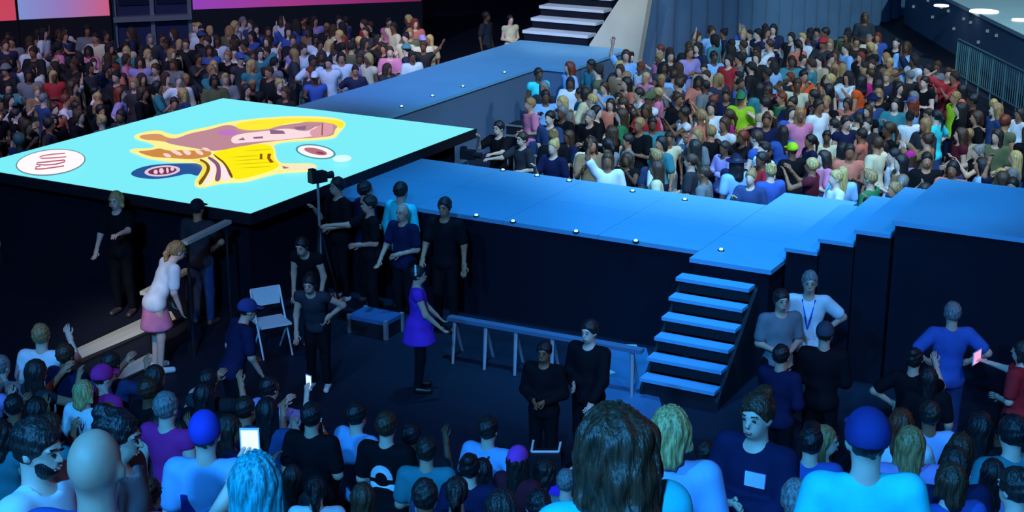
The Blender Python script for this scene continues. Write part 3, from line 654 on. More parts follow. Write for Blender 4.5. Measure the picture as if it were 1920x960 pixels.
# --- spectators on the floor at the left, in front of the stand
W = 'on the floor beside the stand'
crew(66, 618, 5, P(L='film', R='down'), 'tee', 'white', 'short', 'light', where=W, label='person in a white t-shirt rising above the floor crowd', skin=0, h=1.84)
for x, y, t, hr, hc in ((40, 672, 'grey', 'short', 'grey'), (84, 676, 'navy', 'short', 'brown'), (118, 700, 'charcoal', 'long', 'dark'), (20, 700, 'lilac', 'bob', 'brown'), (150, 690, 'denim', 'short', 'dark'),
                        (162, 716, 'white', 'bob', 'blond'), (230, 716, 'navy', 'long', 'dark'), (262, 722, 'black', 'short', 'brown'), (375, 706, 'charcoal', 'short', 'black'), (350, 728, 'black', 'long', 'black'),
                        (415, 730, 'navy', 'short', 'dark'), (530, 770, 'charcoal', 'bob', 'black'), (5, 735, 'grey', 'long', 'brown'), (60, 728, 'blue', 'short', 'black'), (100, 745, 'navy', 'long', 'black'),
                        (140, 752, 'teal', 'bob', 'brown'), (172, 762, 'white', 'long', 'light'), (25, 765, 'denim', 'short', 'dark'), (75, 775, 'teal', 'curly', 'dark'), (120, 785, 'olive', 'short', 'brown'), (240, 765, 'black', 'long', 'dark'), (285, 770, 'charcoal', 'bob', 'black')):
    crew(x, y, random.uniform(-20, 60), random.choice([P(), P(L='phone', R='clasp'), P(L='clasp', R='clasp'), P(L='film', R='film')]), random.choice(['tee', 'tee', 'tank']), t, hr, hc, where=W, h=random.uniform(1.66, 1.8))
crew(202, 708, 40, P(L='clasp', R='clasp'), 'tee', 'magenta', 'short', 'black', hat=('cap', (205, 50, 140)), where=W, label='person in a pink cap and magenta t-shirt beside the stand', skin=0)

# --- crew on the floor
crew(216, 360, 195, P(L='low', R='reach'), 'tee', 'black', 'bob', 'blond', label='pale-haired crew member in black with an arm stretched out', skin=0, h=1.8)
crew(270, 446, 60, P(L='low', R='low', lean=28), 'tee', 'white', 'pony', 'light', b='skirt', bc='pink', label='person bending forward in white top and pink skirt', skin=0)
crew(396, 366, 20, P(L='hip', R='clasp'), 'tee', 'charcoal', 'short', 'dark', hat=('cap', (28, 34, 44)), bc='denim', label='crew member in dark cap and jeans at the corner of the floor screen', h=1.8)
crew(532, 428, 200, P(L='low', R='low', lean=30), 'tank', 'black', 'short', 'black', label='crew member in black stooping with bare arms', skin=1, h=1.7)
crew(590, 498, 190, P(L='low', R='hip', lean=22), 'tank', 'charcoal', 'bun', 'black', label='person with bare shoulders leaning over equipment', skin=1, h=1.62)
crew(640, 360, 250, P(L='reach', R='clasp'), 'tee', 'black', 'short', 'black', label='camera operator in black beside the floor screen', skin=1)
crew(676, 328, 230, P(L='phone', R='clasp'), 'tee', 'black', 'short', 'black', label='crew member in black holding headphones', skin=1, h=1.85)
crew(728, 328, 60, P(L='clasp', R='clasp'), 'tee', 'navy', 'short', 'black', label='crew member in navy behind the pale teal shirt', skin=1, h=1.84)
crew(752, 326, 40, P(L='clasp', R='down'), 'long', 'cyan', 'short', 'black', label='crew member in a pale teal long-sleeved shirt', skin=1, h=1.9)
crew(744, 390, 215, P(L='low', R='clasp'), 'tee', 'navy', 'none', 'dark', label='bald crew member in a navy t-shirt', skin=1, h=1.75)
crew(808, 370, 200, P(L='low', R='down'), 'tee', 'black', 'short', 'black', label='tall crew member in black with arms hanging by the walkway', skin=2, h=1.88)
crew(783, 500, 85, P(L='low', R='low'), 'dress', 'purple', 'short', 'black', b='trousers', bc='black', extra='headband', label='person in a purple dress with a white headband', skin=1, h=1.62)
crew(428, 563, 60, P(L='low', R='clasp', lean=18), 'tee', 'navy', 'short', 'black', hat=('cap', (50, 62, 120)), label='stooping crew member in a blue cap and dark clothes', skin=1, h=1.75)
crew(1088, 604, 215, P(L='clasp', R='low'), 'long', 'black', 'short', 'dark', label='crew member in a black suit with clasped hands', skin=0, h=1.78)
crew(1038, 640, 200, P(L='clasp', R='clasp'), 'long', 'black', 'short', 'black', label='person in black standing behind the black suit', skin=3, h=1.6)
crew(1508, 514, 190, P(L='clasp', R='hip'), 'tee', 'white', 'short', 'grey', extra='lanyard', label='person in a white t-shirt with blue lanyard beside the stairs', skin=1, h=1.86)
crew(1478, 540, 170, P(L='clasp', R='clasp'), 'tee', 'grey', 'short', 'dark', label='person in a grey t-shirt behind the blue lanyard', skin=1, h=1.78)
crew(1548, 606, 15, P(L='clasp', R='clasp'), 'long', 'black', 'short', 'dark', hat=('cap', (60, 66, 80)), label='person in a long black coat and cap beside the white t-shirt', skin=1, h=1.82)
crew(1466, 648, 40, P(L='clasp', R='phone'), 'long', 'navy', 'short', 'black', label='person in navy leaning beside the stairs', skin=1, h=1.7)
crew(1800, 573, 2, P(L='hip', R='hip'), 'tee', 'blue', 'short', 'grey', bc='denim', label='person in a blue shirt with hands on hips', skin=1, h=1.84)
crew(1716, 655, 30, P(L='film', R='hip'), 'tee', 'black', 'bun', 'black', label='person in black raising a hand to the head', skin=1, h=1.7)
crew(1742, 690, 10, P(), 'tee', 'black', 'long', 'black', label='person with long black hair in black below the blue shirt', skin=1, h=1.66)
crew(1905, 634, -48, P(L='reach', R='clasp'), 'tee', 'red', 'bob', 'dark', extra='tablet', label='person in red holding a glowing pink tablet', skin=0, h=1.72)
crew(912, 22, 120, P(), 'tee', 'charcoal', 'short', 'dark', label='person in charcoal standing alone beside the far walkway', lod='far', h=1.8, where='by far walkway')
crew(957, 28, 150, P(L='clasp', R='clasp'), 'tank', 'cream', 'short', 'black', b='shorts', bc='white', label='person in cream behind the far walkway by the stairs', lod='far', h=1.7, skin=0)
crew(862, 236, 220, P(L='film', R='reach'), 'tee', 'black', 'short', 'black', label='camera operator in black at the screen corner', lod='mid', h=1.75)
crew(900, 240, 230, P(L='reach', R='clasp'), 'tee', 'charcoal', 'short', 'dark', label='crew member in charcoal behind the corner camera operator', lod='mid', h=1.7)
W = 'at the rail of the standing crowd'
crew(1034, 208, 215, P(L='clasp', R='clasp'), 'tee', 'denim', 'short', 'black', bc='blue', lod='far', label='steward in denim at the head of the standing crowd')
crew(1062, 202, 220, P(L='fold', R='clasp'), 'long', 'black', 'short', 'grey', extra='lanyard', lod='far', label='steward in black with a pale badge at the crowd rail')
crew(1100, 208, 220, P(L='fold', R='fold'), 'long', 'black', 'short', 'grey', lod='far', label='steward in black with folded arms at the crowd rail')

# --- the standing crowd on the right: people one can pick out first
SC = ((X0 + X1) / 2, (Y0 + Y1) / 2)
WR = 'behind the walkway'; WL = 'beyond the floor screen'
KEY = [(1010, 128, 'cyan', 'dress'), (1072, 116, 'skyblue', 'tee'), (1108, 112, 'teal', 'tee'), (1176, 94, 'skyblue', 'tee'), (1243, 42, 'navy', 'tee'), (1270, 56, 'grey', 'tee'), (1238, 84, 'white', 'tee'),
       (1258, 130, 'skyblue', 'tee'), (1335, 50, 'skyblue', 'tee'), (1379, 30, 'cream', 'tee'), (1302, 88, 'lilac', 'tee'), (1396, 56, 'white', 'tee'), (1336, 96, 'skyblue', 'tee'), (1322, 150, 'grey', 'long'),
       (1334, 190, 'white', 'tee'), (1366, 205, 'magenta', 'tee'), (1390, 172, 'lime', 'tee'), (1206, 196, 'red', 'tee'), (1172, 202, 'green', 'tee'), (1497, 74, 'salmon', 'tee'), (1545, 52, 'navy', 'tee'),
       (1440, 74, 'white', 'tee'), (1622, 24, 'charcoal', 'tee'), (1676, 70, 'black', 'tee'), (1700, 78, 'skyblue', 'tee'), (1508, 132, 'orange', 'tank'), (1612, 140, 'orange', 'dress'), (1632, 128, 'magenta', 'tee'),
       (1678, 184, 'teal', 'long'), (1535, 186, 'white', 'tee'), (1488, 182, 'navy', 'tee'), (1756, 206, 'cyan', 'tee'), (1792, 172, 'lime', 'tank'), (1804, 158, 'salmon', 'tee'), (1588, 218, 'navy', 'tank'),
       (1565, 322, 'white', 'tee'), (1841, 296, 'skyblue', 'tee'), (1880, 322, 'white', 'tee'), (1426, 322, 'blue', 'tee'), (994, 184, 'pink', 'tee'), (1140, 286, 'white', 'tee'), (1212, 312, 'cream', 'tee'),
       (1240, 256, 'teal', 'tee'), (1304, 262, 'teal', 'tee'), (1274, 298, 'grey', 'tee'), (1382, 292, 'skyblue', 'tee'), (1690, 290, 'tan', 'tank'), (1640, 300, 'skyblue', 'tank'), (1735, 222, 'charcoal', 'long'), (1250, 350, 'grey', 'tee'), (1335, 335, 'olive', 'tee'), (1480, 335, 'maroon', 'tee')]
POSES = [P(), P(L='clasp', R='clasp'), P(L='clap', R='clap'), P(L='phone', R='down'), P(L='film', R='film'), P(L='up', R='down'), P(L='vee', R='vee'), P(L='fold', R='fold'), P(L='hip', R='down'), P(L='head', R='down', yaw=20), P(L='reach', R='clasp', yaw=-25)]
PW = [5, 4, 3, 4, 2, .9, .15, 2, 2, .8, 1]
CW = [('black', 14), ('charcoal', 7), ('navy', 6), ('white', 7), ('grey', 5), ('skyblue', 3), ('blue', 2), ('teal', 2), ('cream', 2), ('maroon', 2), ('pink', 2), ('salmon', 2), ('olive', 2), ('lilac', 2), ('red', 1), ('green', 1), ('tan', 2), ('beige', 2), ('denim', 2)]
HW = [('short', 8), ('long', 8), ('bob', 4), ('pony', 3), ('bun', 3), ('curly', 2), ('buzz', 2), ('quiff', 1)]; HCW = [('black', 5), ('dark', 6), ('brown', 5), ('blond', 1.5), ('light', 2), ('grey', .8), ('red', .8)]
def pick(t): return random.choices([a for a, _ in t], [b for _, b in t])[0]
TAKEN = []
def clash(p, r): return any((p[0] - q[0]) ** 2 + (p[1] - q[1]) ** 2 < r * r for q in TAKEN)
def crowd_person(p, h, where, tc=None, t=None, tgt=SC, spread=.9, key=False):
    th = toward(p, tgt) + random.gauss(0, spread); t = t or random.choices(['tee', 'tank', 'long', 'dress'], [7, 3, 2, 1])[0]
    add((p[0], p[1], 0), h, th, random.choices(POSES, PW)[0], t, tc or pick(CW), pick(HW), pick(HCW), b='none' if t == 'dress' else random.choices(['trousers', 'shorts', 'skirt'], [7, 3, 1])[0], bc=random.choice(['denim', 'black', 'navy', 'grey', 'beige']),
        lod='far', where=where, hat=(random.choice(['cap', 'sunhat']), random.choice(list(PAL.values()))) if random.random() < .035 else None, force=key)
    TAKEN.append(p[:2])
for q in SPEC: TAKEN.append(q['pos'][:2])
for x, y, c, t in KEY:
    h = random.uniform(1.72, 1.84); p = at(x, y, h)
    if p[0] > -13 * K: p[1] = max(p[1], (21.35 if -7.3 * K < p[0] < -5.4 * K else 20.6) * K)
    if clash(p, .4): continue
    crowd_person(p, h, WR, c, t, key=True)
def inside(x, y, poly):
    c = False; n = len(poly)
    for i in range(n):
        (x0, y0), (x1, y1) = poly[i], poly[(i + 1) % n]
        if (y0 > y) != (y1 > y) and x < (x1 - x0) * (y - y0) / (y1 - y0) + x0: c = not c
    return c
RP = [(985, 175), (1000, 122), (1170, 96), (1225, 75), (1250, 45), (1380, 33), (1500, 45), (1560, 45), (1640, 45), (1700, 75), (1790, 125), (1925, 205), (1960, 330), (1880, 345), (1790, 332), (1690, 362), (1600, 372), (1500, 358), (1400, 350), (1330, 368), (1180, 345), (1120, 305), (1040, 275)]
LP = [(-30, 62), (130, 45), (250, 48), (360, 42), (480, 28), (600, 22), (690, 30), (750, 28), (800, 45), (838, 95), (760, 130), (680, 150), (600, 178), (480, 172), (400, 176), (300, 205), (150, 248), (-30, 290)]
def fill(poly, where, sp):
    A = [at(*q, 1.7) for q in poly]; lo = np.min(A, 0); hi = np.max(A, 0)
    for x in np.arange(lo[0], hi[0], sp):
        for y in np.arange(lo[1], hi[1], sp):
            p = (x + random.uniform(-.17, .17), y + random.uniform(-.17, .17)); h = random.uniform(1.58, 1.84)
            u, v, _ = proj((p[0], p[1], h))
            if not inside(u, v, poly) or clash(p, .46): continue
            if (X0 - .5 < p[0] < X1 + .5 and Y0 - .5 < p[1] < Y1 + .5) or (-17.5 * K < p[0] < -14.0 * K and 21 * K < p[1] < 32 * K) or (p[0] > -13 * K and p[1] < 20.75 * K): continue
            if -7.2 * K < p[0] < -5.5 * K and p[1] < 21.3 * K: continue
            crowd_person(p, h, where)
fill(RP, WR, .54)
for x, y, c in ((500, 68, 'white'), (472, 112, 'teal'), (427, 95, 'black'), (396, 122, 'teal'), (290, 120, 'grey'), (335, 140, 'white'), (590, 30, 'lilac'), (640, 42, 'salmon'), (620, 75, 'white'), (575, 105, 'white'), (550, 92, 'charcoal'), (738, 42, 'cream'), (765, 28, 'navy'), (778, 35, 'salmon'), (792, 66, 'cream'), (760, 62, 'cream'), (805, 100, 'cream'), (690, 100, 'cream')):
    h = 1.76; crowd_person(at(x, y, h), h, WL, c, key=x in (500, 472, 427, 396, 290, 335))
fill(LP, WL, .6)

def blocked(q):
    x, y = q['pos'][0] / K, q['pos'][1] / K
    if q['where'] not in (WR, WL): return False
    return (-17.4 < x < -14.65 and 21.5 < y < 28.5) or (-17.4 < x < -13.9 and 28 < y < 32) or (-18.6 < x < -12.4 and 15.3 < y < 22.1) or (x > -13 and y < 20.4) or (-7.2 < x < -5.5 and y < 21.2) or (x > -16 and x < -13.3 + (y - 32.5) * .0622 and y > 30.5)
SPEC = [q for q in SPEC if not blocked(q)]
# give everyone their own room: bodies, arms and held things as spheres, props and decks as boxes
def balls(q):
    S = skeleton(**q['pose']); up = S['up']; g = lambda *p: S['hc'] + S['hr'] @ np.array(p); B_ = [(S['hc'], .122), (g(0, 0, .07), .10)]
    if q['hair'] in ('long', 'wavy', 'curly', 'pony', 'bob'): B_.append((g(0, .08, -.12), .115))
    if q['hair'] == 'pony': B_ += [(g(0, .15, -.04), .06), (g(0, .14, -.16), .06), (g(0, .13, -.26), .045)]
    if q['hair'] in ('long', 'wavy'): B_.append((g(0, .085, -.28), .09))
    if q['hat']: B_ += [(g(0, .03, .06), .12), (g(0, -.15, .03), .07 if q['hat'][0] == 'cap' else .1)]
    for x in (-.1, 0, .1): B_.append((up((x, .0, 1.3)), .135)); B_.append((up((x * .6, .0, 1.1)), .135)); B_.append(((x * .8, .01, .93), .14))
    for s_ in (-1, 1):
        a = S[s_]; h_, kn, an = S['leg', s_]
        B_ += [(a['sh'], .085), ((a['sh'] + a['el']) / 2, .08), (a['el'], .08), ((a['el'] + a['wr']) / 2, .07), (a['wr'], .06), (a['wr'] + a['hd'] * .08, .065), (a['wr'] + a['hd'] * .15, .055),
               ((h_ + kn) / 2, .1), (kn, .082), ((kn + an) / 2, .07), (an, .065), (an + (s_ * .01, -.09, -.03), .06), (an + (s_ * .02, -.16, -.04), .055)]
    if q['t'] == 'dress' or q['b'] == 'skirt': B_ += [((0, 0, .7), .25), ((0, 0, .82), .21)]
    if q['extra'] in ('phone', 'tablet'):
        a = S[1 if q['pose'].get('R') == 'film' else -1]; B_.append((a['wr'] + a['hd'] * .11 + (0, -.03, .02), .15))
    if q['extra'] == 'backpack': B_.append((up((0, .17, 1.2)), .15))
    sc_ = q['h'] / 1.75; R = rotz(q['th']); return np.array([b[0] for b in B_]) @ R.T * sc_, np.array([b[1] for b in B_]) * sc_ * 1.01
RECT = []                                                   # centre, turn, half sizes, bottom, top
def rect(c, rz, hx, hy, z1, z0=0.0): RECT.append((c[0], c[1], math.cos(rz), math.sin(rz), hx, hy, z0, z1))
def rect2(x0, x1, y0, y1, z1): rect(((x0 + x1) / 2 * K, (y0 + y1) / 2 * K), 0, (x1 - x0) / 2 * K, (y1 - y0) / 2 * K, z1)
rect2(-18.29, -12.73, 15.65, 21.84, ZS); rect2(-12.74, -6.88, 17.5, 20.05, ZC); rect2(-6.88, -5.78, 17.15, 20.85, ZC); rect2(-5.78, 2.5, 17.6, 19.97, 2.1)
rect2(-17.05, -15, 21.84, 28.3, ZC); rect2(-17.05, -14.25, 28.3, 31.3, ZC); rect2(-15.6, -13.4, 31.3, 31.8, 5); rect2(-7.0, -5.9, 15.85, 17.15, 1.3)
rect((-13.4 * K, 41.4 * K), math.atan2(19.25, 1.6), 9.7 * K, .3, 7)
rect(FH * (DF - 4.5), YAW, 20, 4.5, RISE)                   # foot of the raked stand, for people on the floor
CASE_P, EQUIP_P, CHAIR_P, TROL_P, RAIL_Y = at(985, 328, 0), at(705, 622, 0), at(512, 662, 0), at(1022, 842, .7), 22.55
CAM1_P, CAM2_P = at(595, 322, 2.05), np.array([-12.28, 20.75, 0])
CAM1_P[0] = max(CAM1_P[0], X1 + .33)
rect(CASE_P, 0, .34, .29, 1.05); rect(EQUIP_P, 0, .34, .24, .3); rect(CHAIR_P, YAW + .5, .25, .3, .9); rect(TROL_P, YAW, .18, .15, .85); rect((-11.7, RAIL_Y), 0, .85, .04, 1.1)
for c_, hh_ in ((CAM1_P, 2.05), (CAM2_P, 1.5)): rect(c_, 0, .1, .28, hh_, hh_ - .3); rect(c_, 0, .24, .24, .45); rect(c_, 0, .15, .15, hh_ * .62); rect(c_, 0, .05, .05, hh_)
_a, _b = at(842, 592, .55), at(1205, 655, .55); rect((_a + _b) / 2, math.atan2(_b[1] - _a[1], _b[0] - _a[0]), np.linalg.norm(_b - _a) / 2, .24, .56)
STREAKS = (((312, 582), (130, 662), .09, 'brightest of its row'), ((284, 664), (208, 702), .05, 'above the pink cap'), ((222, 742), (178, 778), .05, 'beside the stand'))
STREAK_BEAMS = (((428, 412), (345, 452), 15.25 * K, 'behind the jeans wearer'), ((352, 503), (268, 547), 15.0 * K, 'beside the pink skirt'))
for p0, p1, wd, _ in STREAKS:
    _a, _b = at(*p0, .12), at(*p1, .12); rect((_a + _b) / 2, math.atan2(_b[1] - _a[1], _b[0] - _a[0]), np.linalg.norm(_b - _a) / 2, wd * 2.2, .13)
def beam_ends(p0, p1, yy):
    d_ = ray(*p0); a_ = CAM + d_ * (yy / d_[1]); return a_, at(*p1, a_[2])
for p0, p1, yy, _ in STREAK_BEAMS:
    _a, _b = beam_ends(p0, p1, yy); rect((_a + _b) / 2, math.atan2(_b[1] - _a[1], _b[0] - _a[0]), np.linalg.norm(_b - _a) / 2, .06, _a[2] + .03)
BALL = [balls(q) for q in SPEC]; POS = np.array([q['pos'] for q in SPEC]); WT = np.array([.5 if q['force'] else 1.0 for q in SPEC]); HOME = POS.copy()
NB = len(SPEC); CZ = [(b[0][:, 2].min(), b[0][:, 2].max()) for b in BALL]
for it in range(95):
    mv = np.zeros((NB, 2)); worst = 0
    for i in range(NB):
        near_ = np.nonzero((np.abs(POS[i + 1:, :2] - POS[i, :2]).max(1) < 1.35))[0] + i + 1
        ci = BALL[i][0] + POS[i]; ri = BALL[i][1]
        for j_ in near_:
            dv = ci[:, None] - (BALL[j_][0] + POS[j_])[None]; dd = np.sqrt((dv ** 2).sum(2)); pen = ri[:, None] + BALL[j_][1][None] - dd
            m_ = pen.argmax(); pm = pen.flat[m_]
            if pm <= 0: continue
            u = dv.reshape(-1, 3)[m_][:2] + .35 * (POS[i] - POS[j_])[:2]; n_ = np.linalg.norm(u); u = u / n_ if n_ > 1e-3 else np.array([1.0, 0])
            w_ = WT[i] + WT[j_]; mv[i] += u * pm * .6 * WT[i] / w_; mv[j_] -= u * pm * .6 * WT[j_] / w_; worst = max(worst, pm)
        if POS[i, 2] == 0:
            for (rx, ry, c_, s2, hx, hy, z0, z1) in RECT:
                if abs(POS[i, 0] - rx) > hx + hy + 1.2 or abs(POS[i, 1] - ry) > hx + hy + 1.2: continue
                k_ = (ci[:, 2] - ri < z1) & (ci[:, 2] + ri > z0)
                if not k_.any(): continue
                lx = (ci[k_, 0] - rx) * c_ + (ci[k_, 1] - ry) * s2; ly = -(ci[k_, 0] - rx) * s2 + (ci[k_, 1] - ry) * c_; rr = ri[k_]
                px_ = hx + rr - np.abs(lx); py_ = hy + rr - np.abs(ly); p_ = np.minimum(px_, py_); m_ = p_.argmax()
                if p_[m_] <= 0: continue
                bx = (POS[i, 0] - rx) * c_ + (POS[i, 1] - ry) * s2; by = -(POS[i, 0] - rx) * s2 + (POS[i, 1] - ry) * c_
                ox = hx - abs(bx); oy = hy - abs(by)              # leave by the side the body is nearest to
                l_ = np.array([math.copysign(px_.max(), bx), 0]) if ox < oy else np.array([0, math.copysign(py_.max(), by)])
                mv[i] += .8 * np.array([l_[0] * c_ - l_[1] * s2, l_[0] * s2 + l_[1] * c_]); worst = max(worst, p_[m_])
    ln = np.hypot(mv[:, 0], mv[:, 1])[:, None]; mv *= np.minimum(1, .12 / np.maximum(ln, 1e-6)); POS[:, :2] += mv
    for i in range(NB):
        if POS[i, 2] > 0:                                    # people in the stand stay on their own tread
            D_ = POS[i] @ FH; D0 = HOME[i] @ FH; r0 = math.floor((DF - D0) / RUN); lo_ = DF - RUN * (r0 + 1) + .24; hi_ = DF - RUN * r0 - .22
            POS[i] += FH * (min(max(D_, lo_), hi_) - D_)
    if worst < .004: break
for q, p in zip(SPEC, POS): q['pos'] = p
print('room made in', it + 1, 'rounds, left', round(worst, 3), 'largest move', np.hypot(*(POS - HOME)[:, :2].T).max().round(2))
# build: the ones that show largest are objects of their own, the rest of the crowd is one mass
for q in SPEC: q['Z'] = proj(q['pos'])[2]
order = sorted(range(len(SPEC)), key=lambda i: (not SPEC[i]['force'], SPEC[i]['Z']))
SOLO = 300
def c4(c): return (*lin(c), 1)
def outfit(q):
    hairw = {'none': 'shaved head', 'buzz': 'cropped %s hair', 'short': 'short %s hair', 'long': 'long %s hair', 'bob': 'bobbed %s hair', 'pony': '%s ponytail', 'bun': '%s bun', 'curly': 'curly %s hair', 'wavy': 'wavy %s hair', 'quiff': 'thick %s hair'}[q['hair']]
    hw = hairw % q['hc'] if '%' in hairw else hairw
    ps = q['pose'].get('L', 'down'); pw = {'up': ', one arm up', 'vee': ', both arms up', 'clap': ', clapping', 'film': ', hands up', 'fold': ', arms folded', 'head': ', hand on head', 'phone': ', hand near face', 'hip': ', hand on hip', 'clasp': ', hands clasped', 'reach': ', reaching out'}.get(ps, '')
    cn = {'skyblue': 'pale blue'}.get(q['tc'], q['tc'])
    base = 'person with %s in %s %s%%s%s, %s' % (hw, cn, KIDS[q['t']], pw, q['where'])
    a = base % ''
    if a in USED and q['hat']: a = base % (' and ' + q['hat'][0])
    if a in USED and q['b'] != 'none': a = base % (' over %s %s' % (q['bc'], q['b']))
    if len(a.split()) > 16: a = base % ''
    if len(a.split()) > 16: a = a.replace(pw, '')
    USED.add(a); return a
USED = set()
def extras(q, root, S, lod):
    ex = q['extra']; up, B = S['up'], S['B']
    if ex in ('phone', 'tablet'):
        s_ = 1 if q['pose'].get('R') in ('film',) else -1
        a = S[s_]; c = a['wr'] + a['hd'] * .11 + (0, -.03, .02); w_, hh_ = (.04, .08) if ex == 'phone' else (.1, .075)
        p = MB().box(c + (-w_, -.006, -hh_), c + (w_, .004, hh_)).obj('phone' if ex == 'phone' else 'tablet', M_HARD, None); p.color = c4((225, 228, 235))
        sc = MB().box(c + (-w_ * .85, .0035, -hh_ * .9), c + (w_ * .85, .006, hh_ * .9)).obj('screen', M_PHONE if ex == 'phone' else emit('tablet_pink', (1.0, .35, .6), 1.3), p)
        p.matrix_world = root.matrix_basis; tag(p, 'pale phone held up by the teal-blond spectator' if ex == 'phone' and q['hc'] == 'teal' else ('phone held by the lilac t-shirt wearer' if ex == 'phone' else 'glowing tablet held by the person in red'), 'phone' if ex == 'phone' else 'tablet')
    if ex == 'strap':
        V = MB(); pts = [(-.06, .10, 1.42), (-.02, .135, 1.30), (.05, .14, 1.15), (.12, .13, 1.0)]
        for a, b in zip(pts, pts[1:]): V.tube(up(a), up(b), .014, n=6)
        V.tube(up((-.06, .10, 1.42)), up((-.1, -.02, 1.475)), .014, n=6); o = V.obj('bag_strap', M_CLOTH, root, True); o.color = c4((10, 10, 14))
    if ex == 'backpack':
        v = Vol((-.2, 0, .9), (.2, .35, 1.5), .016); v.ell(up((0, .165, 1.2)), (.13, .07, .17)); o = obj('backpack', npmesh('backpack', *v.out(), M_CLOTH), root); o.color = c4((70, 75, 105))
        v = Vol((-.2, 0, .9), (.2, .4, 1.5), .014); v.ell(up((0, .225, 1.2)), (.075, .03, .085)); p = obj('pocket', npmesh('pocket', *v.out(), M_CLOTH), o); p.color = c4((150, 155, 185))
    def print_on(name, poly, rgb, y_=.16, front=False):
        s_ = -1 if front else 1; V = []
        me_ = top(q['pose'], q['t'], lod); tv = me_[1]
        for x_, z_ in poly:                                   # lie on the cloth: take the outermost cloth point nearby
            m_ = (np.abs(tv[:, 0] - x_) < .03) & (np.abs(tv[:, 2] - z_) < .03); yy = (tv[m_, 1] * s_).max() if m_.any() else .12
            V.append((x_, s_ * (yy + .006), z_))
        n_ = len(V); V += [(a, b - s_ * .01, c) for a, b, c in V]
        o = obj(name, mesh(name, V, [tuple(range(n_))] + [tuple(range(n_, 2 * n_))[::-1]] + [(i, (i + 1) % n_, (i + 1) % n_ + n_, i + n_) for i in range(n_)], M_CLOTH), root); o.color = c4(rgb)
    if ex == 'print':
        print_on('back_print', [(-.13, 1.30), (.14, 1.30), (.14, 1.0), (-.13, 1.0)], (30, 45, 120))
        print_on('print_detail', [(-.06 + .075 * math.cos(t), 1.15 + .09 * math.sin(t)) for t in np.linspace(0, 2 * math.pi, 13)[:-1]], (120, 165, 225))
    if ex == 'arch':
        t_ = np.linspace(0, math.pi, 9)
        print_on('arch_print', [(.10 * math.cos(t), 1.22 + .12 * math.sin(t)) for t in t_] + [(.055 * math.cos(t), 1.22 + .06 * math.sin(t)) for t in t_[::-1]], (225, 230, 240))
        print_on('base_print', [(-.11, 1.17), (.11, 1.17), (.11, 1.11), (.05, 1.14), (-.05, 1.14), (-.11, 1.11)], (225, 230, 240))
    if ex == 'badge': print_on('chest_badge', [(.02, 1.36), (.13, 1.36), (.13, 1.28), (.02, 1.28)], (190, 205, 240), front=True)
    if ex == 'lanyard':
        V = MB()
        for s_ in (-1, 1): V.tube(up((s_ * .07, -.06, 1.455)), up((s_ * .03, -.135, 1.28)), .009, n=5); V.tube(up((s_ * .03, -.135, 1.28)), up((0, -.14, 1.14)), .009, n=5)
        o = V.obj('lanyard', M_CLOTH, root, True); o.color = c4((40, 90, 200))
        p = MB().box(up((-.04, -.145, 1.03)), up((.04, -.135, 1.14))).obj('badge_card', M_HARD, o); p.color = c4((230, 235, 245))
    if ex == 'headband':
        c = S['hc']; V = MB(); r = [(.083 * math.cos(t), .02 + .02, .03 + .098 * math.sin(t)) for t in np.linspace(-.1, math.pi + .1, 15)]
        for a, b in zip(r, r[1:]): V.tube(c + S['hr'] @ np.array(a), c + S['hr'] @ np.array(b), .016, n=6)
        o = V.obj('headband', M_CLOTH, root, True); o.color = c4((240, 240, 245))
    if ex == 'beard':
        v = Vol((-.12, -.16, -.18), (.12, .1, .05), .009); v.ell((0, -.022, -.055), (.062, .075, .076)); v.clip((0, -.06, -.035), (0, 1.1, -1)) ; v.clip((0, -.005, 0), (0, -1, .2))
        o = obj('beard', npmesh('beard', *v.out(), M_HAIR), root); o.location = S['hc']; from mathutils import Matrix; o.rotation_euler = Matrix(S['hr'].tolist()).to_euler(); o.color = c4((25, 20, 20))
from mathutils import Matrix
EYE = {}
def eyes(root, S, q):
    if 'e' not in EYE:
        for s_ in (-1, 1):
            EYE['e%d' % s_] = MB().tube((s_ * .031 - .009, -.0875, .008), (s_ * .031 + .009, -.0875, .008), .0052, n=8).mesh('eye', M_HARD, True)
            EYE['b%d' % s_] = MB().tube((s_ * .016, -.0945, .032), (s_ * .048, -.082, .034), .0035, n=6).mesh('eyebrow', M_HAIR, True)
        EYE['e'] = 1; m = MB(); m.tube((-.022, -.0915, -.062), (0, -.0955, -.064), .006, .0065, n=6).tube((0, -.0955, -.064), (.022, -.0915, -.062), .0065, .006, n=6)
        EYE['m'] = m.mesh('lips', M_SKIN, True)
    for k_, n_, c_ in (('e-1', 'eye', (30, 26, 30)), ('e1', 'eye', (30, 26, 30)), ('b-1', 'eyebrow', HAIRC[q['hc']]), ('b1', 'eyebrow', HAIRC[q['hc']]), ('m', 'lips', (205, 130, 122))):
        o = obj(n_, EYE[k_], root); o.location = S['hc']; o.rotation_euler = Matrix(S['hr'].tolist()).to_euler(); o.color = c4(c_)
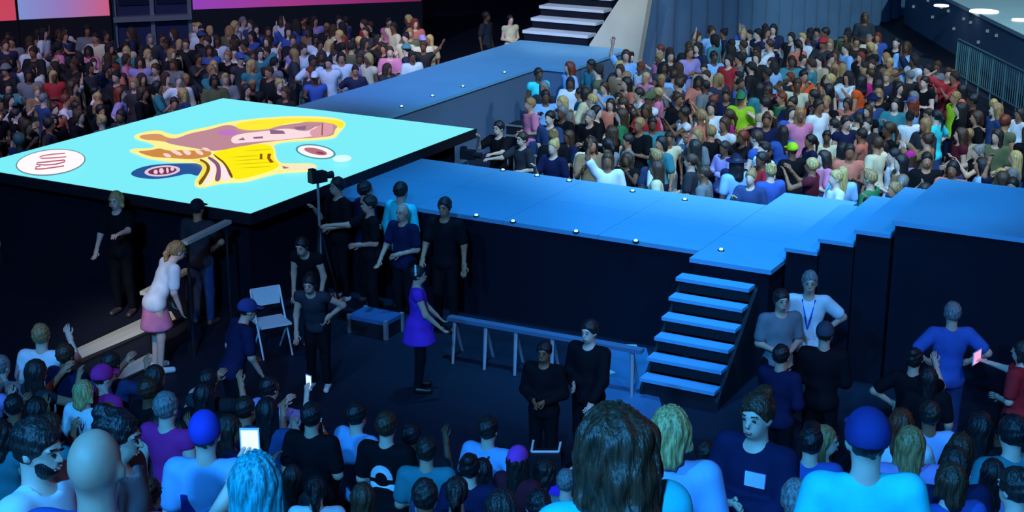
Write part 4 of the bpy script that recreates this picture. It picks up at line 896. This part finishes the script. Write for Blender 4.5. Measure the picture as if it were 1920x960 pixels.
def solo(q):
    lod = q['lod']; p = q['pose']; S = skeleton(**p)
    root = obj('person', body(p, lod)[0]); root.location = q['pos']; root.rotation_euler = (0, 0, q['th']); root.scale = (q['h'] / 1.75,) * 3; root.color = c4(q['skin'])
    tag(root, q['label'] or outfit(q), 'person', q['group'] or ('spectators ' + q['where'] if q['lod'] == 'far' else 'people ' + q['where']))
    o = obj({'tee': 'shirt', 'tank': 'tank_top', 'long': 'long_sleeve_top', 'dress': 'dress'}[q['t']], top(p, q['t'], lod)[0], root); o.color = c4(PAL[q['tc']])
    if q['b'] != 'none': o = obj(q['b'], bottom(p, q['b'], lod)[0], root); o.color = c4(PAL[q['bc']])
    if lod != 'far' or q['pos'][2] > .5:
        sc_ = random.choice(SHOEC)
        for s_ in (-1, 1): o = obj('shoe', shoe(p, s_, lod)[0], root); o.color = c4(sc_)
    eul = Matrix(S['hr'].tolist()).to_euler()
    hk = 'buzz' if q['hat'] and q['hair'] in ('short', 'quiff', 'bun') else q['hair']
    if q['hair'] != 'none': o = obj('hair', hairmesh(hk, lod)[0], root); o.location = S['hc']; o.rotation_euler = eul; o.color = c4(HAIRC[q['hc']])
    if q['hat']: o = obj({'cap': 'cap', 'beanie': 'beanie', 'sunhat': 'sun_hat'}[q['hat'][0]], hairmesh(q['hat'][0], lod)[0], root); o.location = S['hc']; o.rotation_euler = eul; o.color = c4(q['hat'][1])
    if lod != 'far' and abs(((math.degrees(face(180) - q['th']) + 180) % 360) - 180) < 125: eyes(root, S, q)
    if q['extra']: extras(q, root, S, lod)
mass_r, mass_l = [], []
for rank, i in enumerate(order):
    q = SPEC[i]
    if rank < SOLO: solo(q)
    else: (mass_r if q['where'] == WR else mass_l).append(q)
M_MASS = bpy.data.materials.new('crowd_mix'); M_MASS.use_nodes = True
_a = M_MASS.node_tree.nodes.new('ShaderNodeVertexColor'); _a.layer_name = 'Col'
M_MASS.node_tree.links.new(_a.outputs[0], M_MASS.node_tree.nodes['Principled BSDF'].inputs['Base Color']); M_MASS.node_tree.nodes['Principled BSDF'].inputs['Roughness'].default_value = .8
def mass(name, label, L_):
    if not L_: return
    Vs, Qs, Cs, n = [], [], [], 0
    for q in L_:
        p = q['pose']; S = skeleton(**p); R = rotz(q['th']); s_ = q['h'] / 1.75
        bits = [(body(p, 'dust')[1:], q['skin'], None), (top(p, q['t'], 'dust')[1:], PAL[q['tc']], None)]
        if q['b'] != 'none': bits.append((bottom(p, q['b'], 'dust')[1:], PAL[q['bc']], None))
        if q['hair'] != 'none': bits.append((hairmesh(q['hair'], 'dust')[1:], HAIRC[q['hc']], S))
        if q['hat']: bits.append((hairmesh(q['hat'][0], 'dust')[1:], q['hat'][1], S))
        for (V, Q), c, s in bits:
            if s is not None: V = V @ s['hr'].T + s['hc']
            V = (V * s_) @ R.T + q['pos']; Vs.append(V); Qs.append(Q + n); n += len(V); Cs.append(np.tile(np.array(c4(c), np.float32), (len(V), 1)))
    me = npmesh(name, np.concatenate(Vs), np.concatenate(Qs), M_MASS); ca = me.color_attributes.new('Col', 'FLOAT_COLOR', 'POINT'); ca.data.foreach_set('color', np.concatenate(Cs).ravel())
    tag(obj(name, me), label, 'crowd', kind='stuff')
mass('crowd', 'mass of spectators standing far back along the blue curtain', mass_r)
mass('crowd', 'dim mass of spectators beyond the glowing floor screen', mass_l)
print('people', len(SPEC), 'solo', min(SOLO, len(SPEC)), 'right mass', len(mass_r), 'left mass', len(mass_l))

# ------------------------------------------------------------------ small things
M_BULB = emit('bulb', (0.55, 0.95, 1.0), 1.2)
def dome(me_n='lamp_dome', r=.03):
    V = []; Fs = []; n = 8
    for j in range(3):
        ph = j * math.pi / 6
        for i in range(n): V.append((r * math.cos(ph) * math.cos(i * math.pi / 4), r * math.cos(ph) * math.sin(i * math.pi / 4), r * math.sin(ph)))
    V.append((0, 0, r))
    for j in range(2):
        for i in range(n): Fs.append((j * n + i, j * n + (i + 1) % n, (j + 1) * n + (i + 1) % n, (j + 1) * n + i))
    for i in range(n): Fs.append((2 * n + i, 2 * n + (i + 1) % n, 3 * n))
    return mesh(me_n, V, Fs, M_BULB, True)
DOME = dome(); RING = MB().prism([(.045 * math.cos(t), .045 * math.sin(t)) for t in np.linspace(0, 2 * math.pi, 13)[:-1]], 0, .012).mesh('lamp_ring', M_BLACK)
def edge_light(p, label, group):
    e_ = tag(empty('edge_light', tuple(p)), label, 'light', group); obj('ring', RING, e_); obj('bulb', DOME, e_, (0, 0, .01))
for x in (943, 1007, 1067, 1186, 1284): edge_light(at(x, 306 + (x - 880) * .162 + 4, ZC), 'small round edge light on the crowd side of the lit walkway', 'edge lights on the crowd side of the lit walkway')
for x in (893, 962, 1080, 1192): edge_light(at(x, 398 + (x - 840) * .16 - 1, ZC), 'small round edge light on the floor side of the lit walkway', 'edge lights on the floor side of the lit walkway')
for p in ((757, 200), (815, 180), (872, 162), (950, 136)): edge_light(at(p[0] - 4, p[1] + 1, ZC), 'small round edge light along the far walkway', 'edge lights along the far walkway')
edge_light(at(1352, 470, ZC), 'small round edge light set in the landing', None); 

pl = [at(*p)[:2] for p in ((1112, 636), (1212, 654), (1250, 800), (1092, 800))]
tag(MB().prism(pl, 0, .012).obj('lit_floor_patch', mat('blue_lit_patch', (.06, .16, .3), .7, .2, .2, 3)), 'blue sheet added for the lit patch of floor at the front stairs', 'floor patch')  # blue sheet laid where the dark floor is only lit blue
# low bench rail with slanting legs in front of the walkway
a = at(842, 592, .55); b = at(1205, 655, .55); d = b - a; L = np.linalg.norm(d)
e = tag(empty('low_rail', (a[0], a[1], 0), math.atan2(d[1], d[0])), 'long low rail with slanting legs in front of the walkway wall', 'rail')
MB().box((0, -.06, .5), (L, .06, .55)).obj('top_board', M_BLUEWALL, e)
for t in (.03, .2, .36, .55, .75, .95): MB().tube((L * t, 0, .5), (L * t + .12, -.28, 0), .03, .02).obj('leg', M_GREY, e); MB().tube((L * t, 0, .5), (L * t, .2, 0), .025, .02).obj('leg', M_GREY, e)
# blue tarp covered case, box by the purple dress
def crate(name, label, px, py, sx_, sy_, sz_, m, lidm, cat='case', rz=0.0, z=0):
    c = at(px, py, z); e_ = tag(empty(name, tuple(c), rz), label, cat)
    MB().box((-sx_ / 2, -sy_ / 2, 0), (sx_ / 2, sy_ / 2, sz_ * .78)).obj('body', m, e_); MB().box((-sx_ / 2 - .01, -sy_ / 2 - .01, sz_ * .78), (sx_ / 2 + .01, sy_ / 2 + .01, sz_)).obj('lid', lidm, e_)
    for u in (-1, 1):
        for v in (-1, 1): MB().box((u * sx_ / 2 - .025, v * sy_ / 2 - .025, 0), (u * sx_ / 2 + .025, v * sy_ / 2 + .025, sz_ + .01)).obj('corner', M_GREY, e_)
    return e_
M_TARP = mat('blue_tarp', (.05, .12, .28), .6, .3, .2, 5)
crate('equipment_case', 'low equipment case with a blue lid near the purple dress', 705, 622, .6, .4, .26, M_BLACK, M_TARP)
crate('flight_case', 'black flight case with grey metal edges beside the crowd', 985, 328, .62, .5, .78, M_BLACK, M_BLACK)
c = at(985, 328, 0); e = tag(empty('case_frame', (c[0], c[1], .79)), 'grey metal framed case stacked on the flight case', 'case')
MB().box((-.3, -.22, 0), (.3, .22, .22)).obj('body', M_BLACK, e)
for z in (.0, .2): MB().box((-.31, -.24, z), (.31, -.21, z + .03)).obj('edge', M_GREY, e)
# white folding chair
c = CHAIR_P; e = tag(empty('folding_chair', tuple(c), YAW + .5), 'white folding chair standing alone on the dark floor', 'chair')
MB().box((-.21, -.2, .43), (.21, .2, .46)).obj('seat', M_WHITE, e); MB().box((-.2, .19, .62), (.2, .215, .86)).obj('backrest', M_WHITE, e)
for u in (-1, 1):
    MB().tube((u * .2, .2, .86), (u * .2, -.2, 0), .013).obj('leg', M_WHITE, e); MB().tube((u * .19, -.1, .44), (u * .19, .24, 0), .013).obj('leg', M_WHITE, e)
MB().tube((-.2, .2, .86), (.2, .2, .86), .013).obj('top_rail', M_WHITE, e)
# video camera on tripod at the near edge of the screen, and one at the far corner
def tripod_cam(c, h, label, rz):
    e_ = tag(empty('video_camera', (c[0], c[1], 0), rz), label, 'camera')
    MB().box((-.07, -.12, h - .15), (.07, .12, h)).obj('camera_body', M_BLACK, e_); MB().tube((0, -.12, h - .075), (0, -.24, h - .075), .045, .055, 12).obj('lens', M_BLACK, e_)
    MB().box((-.05, .04, h), (.05, .12, h + .05)).obj('viewfinder', M_BLACK, e_); MB().tube((0, 0, .75), (0, 0, h - .15), .02).obj('column', M_GREY, e_)
    for i in range(3): t = i * 2.094; MB().tube((0, 0, h * .62), (.26 * math.cos(t), .26 * math.sin(t), 0), .018).obj('tripod_leg', M_BLACK, e_)
tripod_cam(CAM1_P, 2.05, 'black video camera on a tripod rising against the floor screen', YAW + 2.2)
tripod_cam(CAM2_P, 1.5, 'black video camera on a tripod at the far screen corner', YAW + 1.2)
# white trolley handle, cards on the floor
c = TROL_P; e = tag(empty('trolley', (c[0], c[1], 0), YAW), 'small black trolley with a white tubular handle', 'trolley')
MB().box((-.16, -.12, .06), (.16, .12, .66)).obj('body', M_BLACK, e)
MB().tube((-.14, 0, .67), (.14, 0, .67), .014).tube((-.14, 0, .67), (-.12, 0, .8), .012).tube((.14, 0, .67), (.16, 0, .78), .012).obj('handle', M_WHITE, e)
for u in (-.12, .12): MB().tube((u, -.13, .06), (u, .13, .06), .06, n=10).obj('wheel', M_BLACK, e)
for i, (x, y, w_, h_) in enumerate(((1172, 651, .16, .07), (1125, 679, .06, .06), (1142, 699, .06, .06), (1120, 723, .05, .05))):
    c = at(x, y, .011); o = MB().box((-w_, -h_, 0), (w_, h_, .012)).obj('floor_card', M_WHITE, None, False, tuple(c)); o.rotation_euler = (0, 0, YAW + .3 * i)
    tag(o, 'white card lying on the blue-lit floor by the stairs', 'card', 'white cards on the floor by the stairs')
# pale strips added where streaks of light lie on the left floor
M_STREAK = mat('pale_streak', (.62, .58, .5), .3, .6)
for p0, p1, yy, lab in STREAK_BEAMS:                                # two raised pale beams on legs, added for streaks of light
    a, b = beam_ends(p0, p1, yy); z = a[2]; d = b - a; L = np.linalg.norm(d); o = tag(empty('streak_rail', (a[0], a[1], 0), math.atan2(d[1], d[0])), 'pale raised rail on black legs added for a light streak ' + lab, 'rail')
    MB().box((0, -.05, z - .05), (L, .05, z)).obj('beam_top', M_STREAK, o)
    for t in (.06, .94): MB().tube((L * t, 0, 0), (L * t, 0, z - .05), .02).obj('leg', M_BLACK, o)
for p0, p1, wd, lab in STREAKS:
    z = .12; a = at(*p0, z); b = at(*p1, z); d = b - a; L = np.linalg.norm(d); o = tag(empty('streak_strip', (a[0], a[1], 0), math.atan2(d[1], d[0])), 'pale strip added for a light streak on the dark floor ' + lab, 'light streak')
    me = mesh('streak_wedge', [(0, -wd * 2, 0), (L, -wd, 0), (L, wd, 0), (0, wd * 2, 0), (0, -wd, z), (L, -wd * .4, z), (L, wd * .4, z), (0, wd, z)], [(0, 3, 2, 1), (4, 5, 6, 7), (0, 1, 5, 4), (1, 2, 6, 5), (2, 3, 7, 6), (3, 0, 4, 7)], M_STREAK)
    obj('streak_top', me, o); MB().box((0, -wd * 2.2, 0), (L, wd * 2.2, .02)).obj('base', M_BLACK, o)
# barrier at the front of the standing crowd
barrier(np.array([-12.55, RAIL_Y, 0]), np.array([-10.85, RAIL_Y, 0]), 'metal crowd barrier in front of the stewards')
